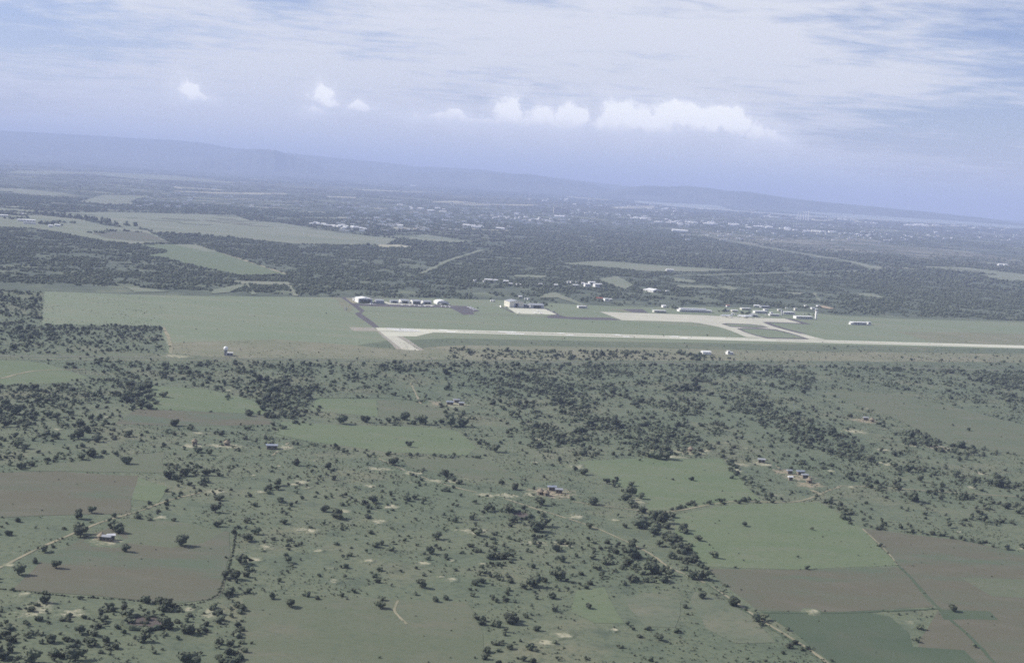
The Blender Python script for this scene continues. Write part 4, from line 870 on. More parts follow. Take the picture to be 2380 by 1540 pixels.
for x, w, h, lb in ((1496, 55, 46, 'left of the paired pale apartment blocks above the far town'), (1540, 90, 36, 'right and wider of the paired pale apartment blocks above the far town')):
    t = thing('apartment_block', lb, 'building', (*G(*Z2((x, 772))), 1.0+float(TZ(G(*Z2((x, 772)))[1]))), .1, 'paired apartment blocks')
    MB().box(-w/2, w/2, 0, 18, 0, h).build('wall', M['cream'], t); MB().box(-w/2-.5, w/2+.5, -.5, 18.5, h+.02, h+1.5).build('roof', M['cream'], t); MB().box(-w*.2, w*.1, 5, 12, h+1.52, h+6).build('stair_head', M['cream'], t)
    for k in range(4): MB().box(-w*.45, w*.45, -.3, -.02, h*(.15+.2*k), h*(.22+.2*k)).build('window_band', M['dark'], t)
for k, x in enumerate((845, 862, 884, 900, 916)):
    t = thing('chimney', f'pale power station chimney, {WORD[k] if k < 4 else "rightmost"} of five from the left on the far plain', 'chimney', (*G(*Z3((x, 478))), 1.0+float(TZ(G(*Z3((x, 478)))[1]))), 0, 'power station chimneys')
    hh = (70, 62, 80, 86, 96)[k]
    MB().lathe([(6, 0), (4.2, hh)], 10).build('shaft', M['white'], t); MB().lathe([(4.6, hh+.02), (4.6, hh+4)], 10).build('rim', M['cream'], t)

mass = MB()
for z, x0, y0, x1, y1, n in ((Z2, 0, 700, 2380, 850, 420), (Z3, 0, 395, 2400, 530, 420), (Z3, 0, 540, 2400, 620, 120), (Z1, 900, 560, 2380, 740, 110), (Z2, 0, 850, 1200, 900, 60)):
    for k in range(n):
        X, Y = z((random.uniform(x0, x1), random.uniform(y0, y1)))
        if Y < 458+.064*(X-1307) or Y > 700: continue
        a, b = G(X, Y); w, d_, h = random.uniform(8, 30), random.uniform(8, 16), random.uniform(3, 8); zt = float(TZ(b))
        mass.box(a-w/2, a+w/2, b, b+d_, zt+.3, zt+1+h)
tag(mass.build('town_houses', M['white']), 'mass of tiny pale houses of the hazy far town', None, None, 'stuff')
cl = MB()
for k in range(420):
    X = random.uniform(-60, 2440); Y = random.uniform(462, 590)+.062*(X-1307)*.9
    if Y < 458+.064*(X-1307) or Y > 640: continue
    a, b = G(X, Y); D_ = math.hypot(a, b)
    if D_ < 5000: continue
    rx, ry = D_*random.uniform(.003, .020), D_*random.uniform(.004, .015); n = 11; q = random.uniform(-.5, .5); zz = 1.7+.004*(k % 100)
    P = []
    for j in range(n):
        t_ = 2*math.pi*j/n; r_ = random.uniform(.5, 1.2); u, v = rx*r_*math.cos(t_), ry*r_*math.sin(t_); P.append((a+u+q*v, b+v, zz+float(TZ(b+v))))
    cl.add(P, [tuple(range(n))])
tag(cl.build('clearings', M['pale']), 'scattered pale clearings of the far plain', None, None, 'stuff')

# villages in the bush
def hut(p, r, label, roof='thatch', group=None):
    t = thing('hut', label, 'hut', (*G(*p), .4), 0, group)
    MB().lathe([(r, 0), (r, 2.1)], 10).build('wall', M['mud'], t); MB().lathe([(r*1.3, 1.9), (.1, 2.2+r*.9)], 10).build('roof', M[roof], t)
    MB().box(-.45, .45, -r-.06, -r+.2, 0, 1.8).build('door', M['dark'], t)
for X, Y, w, lb, rf in [(632, 1044, 9, 'blue grey roofed shed beside the tracks left of the middle field', 'broof'), (1046, 941, 7, 'blue roofed house in the farmyard at the top of the dark field', 'broof'), (1062, 936, 6, 'white roofed house in the farmyard at the top of the dark field', 'wroof'), (1072, 943, 5, 'smaller pale house right in the farmyard at the top of the dark field', 'wroof'),
                        (1284, 1141, 6, 'blue grey roofed hut at the upper edge of the reddish village yard', 'broof'), (1299, 1147, 5, 'pale hut at the right end of the reddish village yard', 'wroof'), (2012, 977, 5, 'white house on the trodden yard right of the wood', 'wroof'), (1770, 1076, 6, 'white house at the top of the village on the red track', 'wroof'),
                        (1862, 1104, 6, 'pale blue roofed house in the middle of the red soil village', 'broof'), (1872, 1112, 5, 'white house just below the blue roofed one in the red soil village', 'wroof'), (1838, 1117, 3.4, 'tiny white block at the lower left of the red soil village', 'wroof'), (1836, 1102, 4, 'small grey roofed house at the left of the red soil village', 'groof'), (246, 1259, 5, 'grey roofed homestead by the brown field at left', 'groof'), (259, 1256, 4, 'little pale hut right beside the homestead at left', 'wroof'), (1109, 898, 6, 'white roof glimpsed in the bush left of the middle wood', 'wroof'), (1110, 1540, 4, '', '')][:14]:
    low_block((X, Y), w*.85, w*.55, 2.4, lb, 'mud', rf if rf == 'wroof' and w < 5 else ('groof' if rf == 'wroof' else rf), 0, 2, 1.0, R(random.uniform(-30, 10)), 'house', name='village_house')
for X, Y, r, lb in [(1256, 1149, 2.2, 'thatched round hut at the left of the reddish village yard'), (1270, 1152, 1.9, 'thatched round hut at the lower edge of the reddish village yard'), (1880, 1122, 2.2, 'thatched round hut on the lowest yard of the red soil village'), (236, 1254, 2.0, 'thatched round hut left of the homestead by the brown field'), (527, 1035, 2.2, 'round hut on the sandy patch left of the shed'), (452, 1032, 2.0, 'round hut on the leftmost sandy patch above the bushes'), (2026, 980, 2.2, 'round hut on the right of the trodden yard'), (1605, 1049, 2.2, 'round hut on the sandy strip above the green field')]:
    hut((X, Y), r, lb)
def kraal(p, rx, ry, label):
    t = thing('kraal', label, 'kraal', (*G(*p), .4), 0); b = MB(); n = 40
    pr = [(-1.0, 0), (-.9, 1.1), (-.2, 1.6), (.6, 1.3), (1.0, 0)]
    vs = []
    for k in range(n):
        a = 2*math.pi*k/n; j = random.uniform(.92, 1.08); hj = random.uniform(.6, 1.3)
        for o, z in pr: vs.append(((rx*j+o)*math.cos(a), (ry*j+o)*math.sin(a), z*hj))
    b.add(vs, [(k*5+q, ((k+1) % n)*5+q, ((k+1) % n)*5+q+1, k*5+q+1) for k in range(n) for q in range(4)]); b.build('brush_fence', M['leaf'], t)
    MB().add([(rx*.95*math.cos(2*math.pi*k/n), ry*.95*math.sin(2*math.pi*k/n), .3) for k in range(n)], [tuple(range(n))]).build('trodden_floor', M['dung'], t)
kraal((1211, 1199), 6, 9, 'ring shaped brush cattle pen beside the diagonal track'); kraal((335/1.0*.0+337*1.0, 1450), 9, 9, 'ring shaped brush cattle pen below the curved hedge at left')

# ------------------------------------------------------------------ trees and bushes
def crown(seed, lobes, sub, leaves, flat=.75, bush=False):
    """unit crown about 1 wide, base at z=0: lumpy lobes under many leaf sprays"""
    r = random.Random(seed); vs = []; fs = []
    for k in range(lobes):
        a = r.random()*6.28; d = r.random()**.5*.34 if k else 0
        c = Vector((d*math.cos(a), d*math.sin(a), (.32 if bush else .47)*flat+r.uniform(-.24 if not bush else -.2, .2)*flat)); s = r.uniform(.17, .30) if k else .30
        bm = bmesh.new(); bmesh.ops.create_icosphere(bm, subdivisions=sub, radius=1)
        b = len(vs)
        for v in bm.verts:
            q = v.co*s*r.uniform(.72, 1.2); q.z *= .72
            p = c+q
            if p.z < .03: p.z = .03*r.random()
            vs.append(tuple(p))
        bm.faces.ensure_lookup_table(); fs += [tuple(x.index+b for x in f.verts) for f in bm.faces]; bm.free()
    core = list(vs)
    for k in range(leaves):
        p = Vector(r.choice(core)); n = Vector((r.gauss(0, 1), r.gauss(0, 1), r.gauss(0, .6))).normalized(); q = n.orthogonal().normalized(); w = n.cross(q)
        p = p+Vector((r.gauss(0, .05), r.gauss(0, .05), r.gauss(0, .035))); s = r.uniform(.03, .085); b = len(vs)
        vs += [tuple(p+q*s), tuple(p+w*s*.7), tuple(p-q*s), tuple(p-w*s*.7)]; fs.append((b, b+1, b+2, b+3))
    return vs, fs
def meshof(name, vf, mat):
    me = bpy.data.meshes.new(name); me.from_pydata(vf[0], [], vf[1]); me.materials.append(M[mat]); me.update(); return me
def trunk_vf(seed, limbs=4, h=.5):
    r = random.Random(seed); b = MB(); top = Vector((r.uniform(-.04, .04), r.uniform(-.04, .04), h*.55)); b.bar((0, 0, -.03), top, .045, 6, .03)
    for k in range(limbs):
        a = k*6.28/limbs+r.random(); e = Vector((.24*math.cos(a), .24*math.sin(a), h*r.uniform(.95, 1.2))); b.bar(top, e, .024, 5, .008)
    return b.v, b.f
TREE = [(meshof('crown', crown(100+k, 9, 2, 190, .8), 'leaf' if k % 3 else 'leaf2'), meshof('trunk', trunk_vf(100+k), 'bark')) for k in range(8)]
ACACIA = [(meshof('crown', crown(150+k, 8, 2, 170, .85), 'leaf'), meshof('trunk', trunk_vf(150+k, 5, .62), 'bark')) for k in range(2)]
BUSH = [(meshof('foliage', crown(200+k, 7, 2, 140, .9, True), 'leaf' if k % 2 else 'leaf2'), meshof('stem', trunk_vf(200+k, 5, .3), 'bark')) for k in range(8)]

def candidates(n, d0, d1, amax=R(25)):
    d = np.sqrt(rng.random(n)*(d1*d1-d0*d0)+d0*d0); a = (rng.random(n)*2-1)*amax
    return d*np.sin(a), d*np.cos(a)
def region_density(px, py, x, y):
    d = np.full(px.shape, .20)
    def put(P, v):
        d[inside(px, py, P)] = v
    put([(-300, 860), (200, 878), (330, 885), (500, 905), (610, 930), (735, 920), (1000, 935), (1100, 960), (1160, 1060), (900, 1050), (640, 1040), (300, 1080), (-300, 1100)], .30)
    put([(395, 755), (2600, 790), (2600, 850), (395, 830)], .06); put([(1040, 808), (1200, 815), (1500, 815), (1640, 825), (1720, 838), (1040, 836)], .48); put([(1720, 812), (2100, 800), (2600, 830), (2600, 856), (1720, 846)], .15); put([(2000, 812), (2250, 825), (2250, 842), (2000, 835)], .25)
    put([(-300, 650), (107, 677), (98, 755), (372, 758), (390, 822), (-300, 822)], .46); put([(-300, 760), (360, 762), (380, 790), (200, 800), (-300, 790)], .56)
    put([(-300, 838), (200, 845), (620, 848), (900, 850), (900, 900), (735, 915), (620, 930), (480, 900), (335, 888), (200, 850)], .50)
    put([(-300, 900), (130, 895), (200, 880), (320, 882), (332, 895), (325, 945), (290, 975), (240, 1005), (150, 1025), (-300, 1040)], .72); put([(-300, 1000), (260, 1000), (420, 1030), (250, 1060), (-300, 1090)], .45); put([(60, 1045), (170, 1045), (170, 1080), (60, 1078)], .8)
    put([(600, 905), (640, 885), (700, 900), (730, 920), (700, 960), (680, 975), (640, 975), (615, 955)], .80)
    put([(880, 850), (1250, 848), (1260, 905), (1150, 930), (1000, 905), (900, 890)], .45)
    put([(1120, 848), (1500, 848), (1620, 870), (1660, 930), (1600, 980), (1660, 1055), (1500, 1060), (1300, 1060), (1230, 1040), (1210, 980), (1130, 935)], .54); put([(1130, 880), (1210, 870), (1330, 880), (1300, 920), (1150, 930)], .78)
    put([(1500, 850), (1760, 850), (1900, 870), (1880, 910), (1700, 900), (1560, 880)], .60); put([(1640, 870), (1800, 930), (1900, 985), (2000, 1035), (2160, 1080), (2380, 1110), (2600, 1120), (2600, 1170), (2380, 1165), (2150, 1130), (1960, 1080), (1800, 1010), (1680, 940)], .66)
    put([(1660, 950), (1750, 990), (1900, 1060), (1960, 1100), (1720, 1060), (1650, 1000)], .42); put([(1920, 1080), (2200, 1120), (2400, 1140), (2400, 1220), (2240, 1225), (2080, 1180)], .50)
    put([(1880, 850), (2600, 868), (2600, 985), (2380, 970), (2200, 925), (2000, 890)], .42); put([(2250, 860), (2600, 868), (2600, 920), (2300, 905)], .70); put([(2100, 1000), (2290, 1040), (2290, 1060), (2100, 1050)], .60)
    put([(560, 1080), (860, 1070), (1250, 1130), (1280, 1260), (1100, 1380), (900, 1370), (600, 1330)], .34); put([(1090, 1230), (1500, 1270), (1620, 1330), (1560, 1370), (1240, 1380), (1090, 1320)], .50)
    put([(1120, 1380), (1340, 1390), (1320, 1600), (1110, 1600)], .30); put([(1320, 1450), (1850, 1470), (2000, 1600), (1320, 1600)], .20); put([(-300, 1400), (560, 1410), (560, 1600), (-300, 1600)], .50)
    put([(470, 1150), (580, 1130), (590, 1330), (545, 1540), (500, 1540), (520, 1400), (550, 1250)], .55); put([(-200, 1200), (120, 1240), (60, 1390), (-200, 1380)], .22); put([(380, 1080), (480, 1085), (520, 1150), (400, 1150)], .55)
    put([(60, 1090), (380, 1060), (380, 1130), (300, 1200), (60, 1200)], .03)
    put([(1200, 1060), (1340, 1075), (1480, 1180), (1330, 1165), (1220, 1120)], .12); put([(1260, 1170), (1500, 1195), (1560, 1260), (1400, 1220)], .12); put([(1500, 1195), (1565, 1200), (1640, 1320), (1600, 1330), (1500, 1240)], .55)
    for P in FIELDS: d[inside(px, py, P)] = .006
    d[inside(px, py, [(98, 672), (800, 690), (1340, 706), (1940, 730), (2600, 750), (2600, 815), (1900, 803), (1050, 788), (900, 812), (800, 800), (640, 825), (395, 830), (372, 757), (98, 755)])] = .004
    # clearings and streaks
    n = fbm(x/30+5, y/44+2, 4); ca, sa = math.cos(R(40)), math.sin(R(40)); n2 = fbm((x*ca+y*sa)/22, (-x*sa+y*ca)/95, 3)
    n3 = fbm(x/9+1, y/12+4, 2); return d, .42*n+.28*n2+.30*n3
x, y = candidates(210000, 560, 2420)
px, py = to_px(x, y); d, n = region_density(px, py, x, y)
prob = np.clip((n-(.62-.27*d))*8, 0, 1)*np.clip(d*1.0, 0, .62)*np.where(d < .1, 0.3, 1)+np.where(d < .1, d*.3, d*.22)
south = py > np.interp(px, [p[0] for p in EDGE], [p[1] for p in EDGE])+1
roadkeep = np.ones(px.shape, bool)
def off_line(pts, w):
    global roadkeep
    P = [np.array(G(*p)) for p in pts]
    for a, b in zip(P, P[1:]):
        ab = b-a; t_ = np.clip(((x-a[0])*ab[0]+(y-a[1])*ab[1])/(ab@ab), 0, 1); roadkeep &= np.hypot(x-a[0]-ab[0]*t_, y-a[1]-ab[1]*t_) > w
off_line([(-200, 818), (0, 826), (500, 832), (1000, 840), (1500, 843), (1840, 849), (2380, 861), (2600, 866)], 10)
off_line([(880, 1065), (960, 1100), (1050, 1130), (1160, 1155), (1240, 1180), (1380, 1225), (1500, 1280), (1560, 1320), (1640, 1355), (1770, 1440), (1900, 1522)], 3)
keep = (rng.random(len(x)) < prob) & south & roadkeep
x, y, d, px, py = x[keep], y[keep], d[keep], px[keep], py[keep]
wd = np.exp(rng.normal(math.log(2.3), .45, len(x)))*(1+.05*(d > .4)); wd = np.clip(wd, .9, 9.5); wd = np.where((py < 838) & (d < .3), wd*.55, wd)
ht = wd*rng.uniform(.62, 1.0, len(x))
P3 = [(x[i], y[i], wd[i], ht[i]) for i in range(len(x))]

ZONES = [((120, 1480), 'in the thicket of the bottom left corner below the curved hedge'), ((540, 1320), 'along the right side of the curved hedge'), ((800, 1240), 'scattered on the sandy ground left of the middle'), ((1180, 1300), 'in the open thicket below the diagonal track'), ((1220, 1480), 'at the bottom right of the grey green field'), ((1650, 1500), 'on the pale grass at the bottom right'),
         ((1450, 1330), 'between the diagonal track and the thicket edge'), ((450, 1120), 'in the clump above the brown field at left'), ((60, 1260), 'by the homestead track at far left'), ((1560, 1240), 'in the belt left of the big green field'), ((2150, 1170), 'in the scrub above the right brown field'), ((1000, 1150), 'beside the diagonal track near the village'),
         ((700, 1110), 'on the grass below the middle fields'), ((150, 1000), 'in the dark wood at the left edge'), ((1300, 1000), 'in the wood in the middle'), ((1900, 1020), 'in the diagonal belt of wood on the right'), ((300, 1450), 'in the thicket right of the bottom left corner')]
def zone_of(X, Y):
    return min(ZONES, key=lambda z: (z[0][0]-X)**2+((z[0][1]-Y)*1.3)**2)[1]
def put_plant(pool, name, label, cat, loc, w, h, group):
    a, b = random.choice(pool)
    o = link(name, None, None, loc, random.uniform(0, 6.28)); q = random.uniform(.72, 1.3); o.scale = (w*q**.5, w/q**.5, h/.82)
    tag(o, label, cat, group); link(a.name.split('.')[0], a, o); link(b.name.split('.')[0], b, o); return o
MARKS = [(250, 1258, 'the homestead in the left brown field'), (545, 1240, 'the top end of the curved hedge'), (505, 1388, 'the bend of the curved hedge'), (300, 1394, 'the lower run of the curved hedge'), (60, 1378, 'the left end of the curved hedge'), (337, 1450, 'the lower left cattle ring'),
         (1211, 1199, 'the cattle ring by the track'), (1280, 1147, 'the reddish village yard'), (672, 1409, 'the lone tree of the bottom field'), (930, 1430, 'the short pale footpath'), (1120, 1450, 'the right edge of the bottom field'), (1368, 1413, 'the bottom green patch'), (1630, 1389, 'the lone tree on pale grass'),
         (1520, 1430, 'the left pale grass patch'), (1775, 1440, 'the dark crop corner'), (1560, 1320, 'the middle of the diagonal track'), (1370, 1228, 'the dark round tree on the track'), (1490, 1225, 'the broad tree in the belt'), (1608, 1306, 'the lower end of the belt'), (1730, 1222, 'the lone bush in the green field'),
         (1470, 1150, 'the upright lone tree'), (1535, 1066, 'the clump above the green field'), (1650, 1050, 'the sandy strip above the field'), (1840, 1105, 'the red soil village'), (1770, 1078, 'the white house above the village'), (1940, 1135, 'the bend of the village road'), (2012, 977, 'the trodden yard'), (2110, 1095, 'the upper right thicket'),
         (1975, 1215, 'the top corner of the brown field'), (2160, 1240, 'the upper edge of the brown field'), (2217, 1420, 'the crossing of the right paths'), (950, 1038, 'the lone tree of the middle field'), (1150, 1050, 'the ragged tree by the middle field'), (912, 1080, 'the head of the diagonal track'), (1060, 1130, 'the upper diagonal track'),
         (800, 1188, 'the small sandy patch in scrub'), (720, 1234, 'the second sandy patch in scrub'), (615, 1272, 'the sandy patch near the hedge'), (632, 1044, 'the blue grey shed'), (450, 1035, 'the leftmost sandy yard'), (403, 989, 'the leaning lone tree'), (400, 1110, 'the clump above the brown field'), (295, 1078, 'the tree with long shadow'),
         (120, 1060, 'the clump at far left'), (180, 1220, 'the pair of homestead trees'), (20, 1330, 'the far left path'), (1046, 940, 'the farmyard'), (790, 984, 'the largest tree between fields'), (640, 940, 'the tree strip between left fields'), (250, 940, 'the dark wood at left'), (1300, 1000, 'the heart of the middle wood'), (1900, 1010, 'the diagonal wood belt'),
         (90, 1480, 'the bottom left corner'), (540, 1480, 'the left edge of the bottom field'), (1250, 1520, 'the bottom middle edge'), (1050, 1300, 'the open middle scrub'), (870, 1330, 'the scrub above the bottom field'), (1280, 1310, 'the thicket below the track'), (2260, 1150, 'the scrub by the right road'), (1700, 1520, 'the bottom right pale grass')]
ORD = ['nearest', 'second nearest', 'third nearest', 'fourth nearest', 'fifth nearest', 'sixth nearest', 'seventh nearest', 'eighth nearest', 'ninth nearest', 'tenth nearest', 'eleventh nearest', 'twelfth nearest', 'thirteenth nearest', 'fourteenth nearest', 'fifteenth nearest', 'sixteenth nearest', 'seventeenth nearest', 'eighteenth nearest', 'nineteenth nearest', 'twentieth nearest']
PEND = {}
def label_later(o, kind, X, Y, w, h):
    m_ = min(MARKS, key=lambda q: (q[0]-X)**2+((q[1]-Y)*1.8)**2); dx, dy = X-m_[0], (Y-m_[1])*1.8
    side = ('to its left' if dx < 0 else 'to its right') if abs(dx) > abs(dy) else ('behind it' if dy < 0 else 'in front of it')
    look = 'tall' if h > w*.92 else ('low spreading' if h < w*.7 else 'rounded')
    PEND.setdefault((kind, m_[2], side), []).append((dx*dx+dy*dy, o, look))
def finish_labels():
    for (kind, mk, side), L_ in PEND.items():
        L_.sort(key=lambda q: q[0])
        for k, (_, o, look) in enumerate(L_):
            o['label'] = f'{look} {kind}, {ORD[min(k, len(ORD)-1)]} {mk}, {side}'
LONE = [(790, 984, 10, 9, 'large round tree, biggest in the line between the two middle fields'), (850, 981, 7.5, 6.5, 'round tree second in the line between the two middle fields'), (903, 981, 6.5, 5, 'low spreading tree in the line between the two middle fields, left of the widest'), (920, 981, 5, 4.5, 'small tree hugging the low spreading one between the middle fields'), (978, 985, 10, 9, 'wide dark tree at the right of the line between the two middle fields'), (1026, 985, 5, 5, 'small tree right of the wide dark tree between the middle fields'),
        (1048, 990, 10, 10, 'tall ragged tree at the right corner of the middle field'), (1075, 990, 9, 8, 'broad ragged tree beside the tall one at the field corner'), (950, 1038, 5, 5.4, 'lone round tree standing in the middle green field'), (912, 1080, 7, 6.5, 'round tree beside the head of the diagonal track'), (403, 989, 8, 6, 'leaning lone tree at the lower edge of the brown left field'), (578, 998, 4.5, 4, 'small lone tree under the right end of the brown left field'), (529, 925, 5, 4, 'lone bushy tree in the upper left green field'), (295, 1078, 7, 6.4, 'lone tree with long shadow above the brown field at far left'), (212, 1060, 9, 7, 'broad lone tree left of the one with the long shadow'), (48, 1090, 5, 5, 'lone tree at the far left edge above the brown field'),
        (1470, 1150, 6, 7, 'upright lone tree in the corner of the upper right green field'), (1730, 1222, 4.2, 3.4, 'lone dark bush like tree in the big green field'), (672, 1409, 5.2, 4.4, 'lone dark tree in the bottom grey green field'), (420, 1268, 7.5, 7, 'lone round tree inside the brown field at left'), (181, 1205, 5.5, 6.5, 'upper of two trees by the homestead track'), (182, 1240, 6.5, 7.5, 'lower of two trees by the homestead track'), (1630, 1389, 4.6, 3.6, 'lone tree on the pale grass above the bottom right corner'), (1368, 1413, 3.6, 3, 'small lone tree beside the green patch at the bottom'), (2217, 1420, 5, 4, 'lone tree where the two right hand field paths meet'), (1370, 1228, 4.6, 4.4, 'dark round tree on the diagonal track'), (75, 1540, 7, 6.5, 'large dark tree at the bottom left edge'), (1525, 1066, 11, 7, 'broad dark tree, left of the clump above the upper right green field'), (1548, 1067, 9, 8, 'dark tree, right end of the clump above the upper right green field'), (1505, 1060, 10, 6, 'spreading tree at the far left of the clump above the green field'),
        (1490, 1225, 12, 8, 'very broad dark tree in the belt left of the big green field'), (1520, 1240, 9, 7, 'broad tree below the very broad one in the belt'), (1540, 1215, 8, 8, 'tree right of the very broad one in the belt'), (1580, 1280, 8, 6, 'dark tree halfway down the belt left of the big green field'), (1608, 1306, 7, 5, 'dark tree near the lower end of the belt'), (1632, 1345, 7, 6, 'dark bushy tree where the belt meets the diagonal track'), (1610, 1345, 6, 5, 'smaller tree left beside the one where the belt meets the track'), (1775, 1440, 4.6, 3.6, 'tree on the diagonal track at the corner of the dark crop'), (392, 1112, 6.5, 6, 'big dark tree at the left of the clump above the left brown field'), (430, 1105, 7, 5.5, 'spreading tree in the clump above the left brown field'), (500, 1190, 6, 6, 'dark tree between the sandy patch and the curved hedge'), (560, 1310, 6.5, 6, 'dark tree against the outer side of the curved hedge'), (340, 1400, 5, 4, 'tree growing in the bottom run of the curved hedge'), (2230, 1040, 9, 7, 'big dark round tree at the right of the upper right thicket'), (2110, 1095, 8, 7, 'dark tree below the upper right thicket'), (213, 1192, 5, 5, 'tree at the turn of the path above the homestead'), (276, 1238, 7, 6, 'tall dark tree right behind the homestead'), (292, 1282, 5, 4.6, 'dark tree with long shadow right of the homestead'), (262, 1232, 5, 5, 'dark tree touching the tall one behind the homestead'), (104, 1282, 5, 4, 'tree left of the far left path'), (44, 1335, 6, 6, 'dark tree on the far left path'), (130, 1320, 5, 5, 'dark tree between the far left path and the hedge'), (545, 1345, 6, 6, 'dark tree outside the right arm of the curved hedge'),
        (1150, 1050, 7, 7, 'ragged dark tree at the right end of the middle field'), (1355, 1102, 6, 5, 'spreading tree left of the upper right green field')]
n_tree = 0
for X, Y, w, h, lb in LONE:
    put_plant(TREE, 'tree', lb, 'tree', (*G(X, Y), 0.1), w, h, None); n_tree += 1
# hedges and belts: rows of bushes
def row(pts, step, w0, jit, arr, hk=.8):
    C = smooth_line([G(*p) for p in pts], 10); acc = 0
    for a, b in zip(C, C[1:]):
        L_ = (b-a).length; acc += L_
        while acc > step:
            acc -= step; p = a+(b-a)*random.random(); w = w0*random.uniform(.6, 1.4)
            arr.append((p.x+random.gauss(0, jit), p.y+random.gauss(0, jit), w, w*hk*random.uniform(.8, 1.2)))
HEDGE = []
row([(548, 1235), (540, 1290), (520, 1345), (500, 1385), (430, 1405), (300, 1394), (150, 1384), (0, 1368), (-60, 1360)], .9, 1.5, .25, HEDGE, .6)
tag(thing('hedge', 'thin dark hedge curving round the brown field at left', 'hedge', (*G(500, 1385), 0)), None)
hedge_root = [o for o in COL.objects if o.name.startswith('hedge')][0]
hv, hf = [], []
small = crown(900, 3, 1, 10, .9, True)
for (a, b, w, h) in HEDGE:
    q = len(hv); c, s = math.cos(a*9), math.sin(a*9)
    hv += [((vx*c-vy*s)*w+a-hedge_root.location.x, (vx*s+vy*c)*w+b-hedge_root.location.y, vz*h) for vx, vy, vz in small[0]]; hf += [tuple(i+q for i in f) for f in small[1]]
hd = link('foliage', meshof('foliage', (hv, hf), 'leaf'), hedge_root)
EXTRA = []
for pts, st, w0, jt in [([(650, 1030), (760, 1040), (830, 1052), (900, 1056), (1000, 1060), (1110, 1064)], 5, 3.2, 3), ([(1560, 1186), (1620, 1172), (1700, 1166), (1760, 1162)], 3, 3.4, 2), ([(1480, 1180), (1520, 1200), (1560, 1240), (1590, 1290), (1620, 1330)], 3.2, 4.2, 7), ([(1890, 1150), (1950, 1180), (1975, 1215), (2060, 1230), (2160, 1240), (2240, 1255), (2320, 1270)], 3.4, 3.4, 3),
                        ([(1690, 1085), (1760, 1140), (1800, 1165)], 5, 4, 4), ([(1420, 1110), (1450, 1140), (1480, 1180)], 5, 4, 4), ([(640, 885), (620, 940), (640, 975)], 4, 5, 8), ([(328, 890), (325, 950)], 3, 6, 6), ([(700, 900), (690, 975), (640, 1000)], 5, 4, 8), ([(900, 845), (1000, 848), (1100, 846), (1300, 849), (1700, 850), (2000, 856), (2300, 868)], 6, 4, 5), ([(530, 845), (700, 846), (900, 848)], 7, 4, 5),
                        ([(1640, 1360), (1770, 1445), (1900, 1530)], 9, 2.6, 2), ([(280, 1220), (400, 1160), (480, 1130)], 7, 3.2, 4), ([(200, 830), (350, 855), (480, 880), (620, 930)], 6, 5, 8), ([(565, 1382), (800, 1388), (1000, 1392), (1100, 1400)], 10, 3, 3), ([(556, 1390), (560, 1540)], 5, 3, 2), ([(1330, 1064), (1500, 1056), (1680, 1058)], 8, 4, 5)]:
    row(pts, st, w0, jt, EXTRA)
P3 += EXTRA
P3 = [p for p in P3 if p[1] > 100]
big = sorted(range(len(P3)), key=lambda i: -P3[i][2]/math.hypot(P3[i][0], P3[i][1]))
rest_t, rest_b = [], []; nb = 0
for i in big:
    a, b, w, h = P3[i]; X, Y = to_px(a, b); seen = -10 < X < 2390 and Y < 1560
    if w > 4.4:
        if seen and n_tree < 298:
            zn = zone_of(X, Y); label_later(put_plant(TREE, 'tree', 'dark leafy tree '+zn, 'tree', (a, b, .1), w, h, 'trees '+zn), 'tree', X, Y, w, h); n_tree += 1
        else: rest_t.append((a, b, w, h))
    else:
        if seen and nb < 298:
            zn = zone_of(X, Y); label_later(put_plant(BUSH, 'bush', 'low dark bush '+zn, 'bush', (a, b, .1), w, h, 'bushes '+zn), 'bush', X, Y, w, h); nb += 1
        else: rest_b.append((a, b, w, h))

finish_labels()
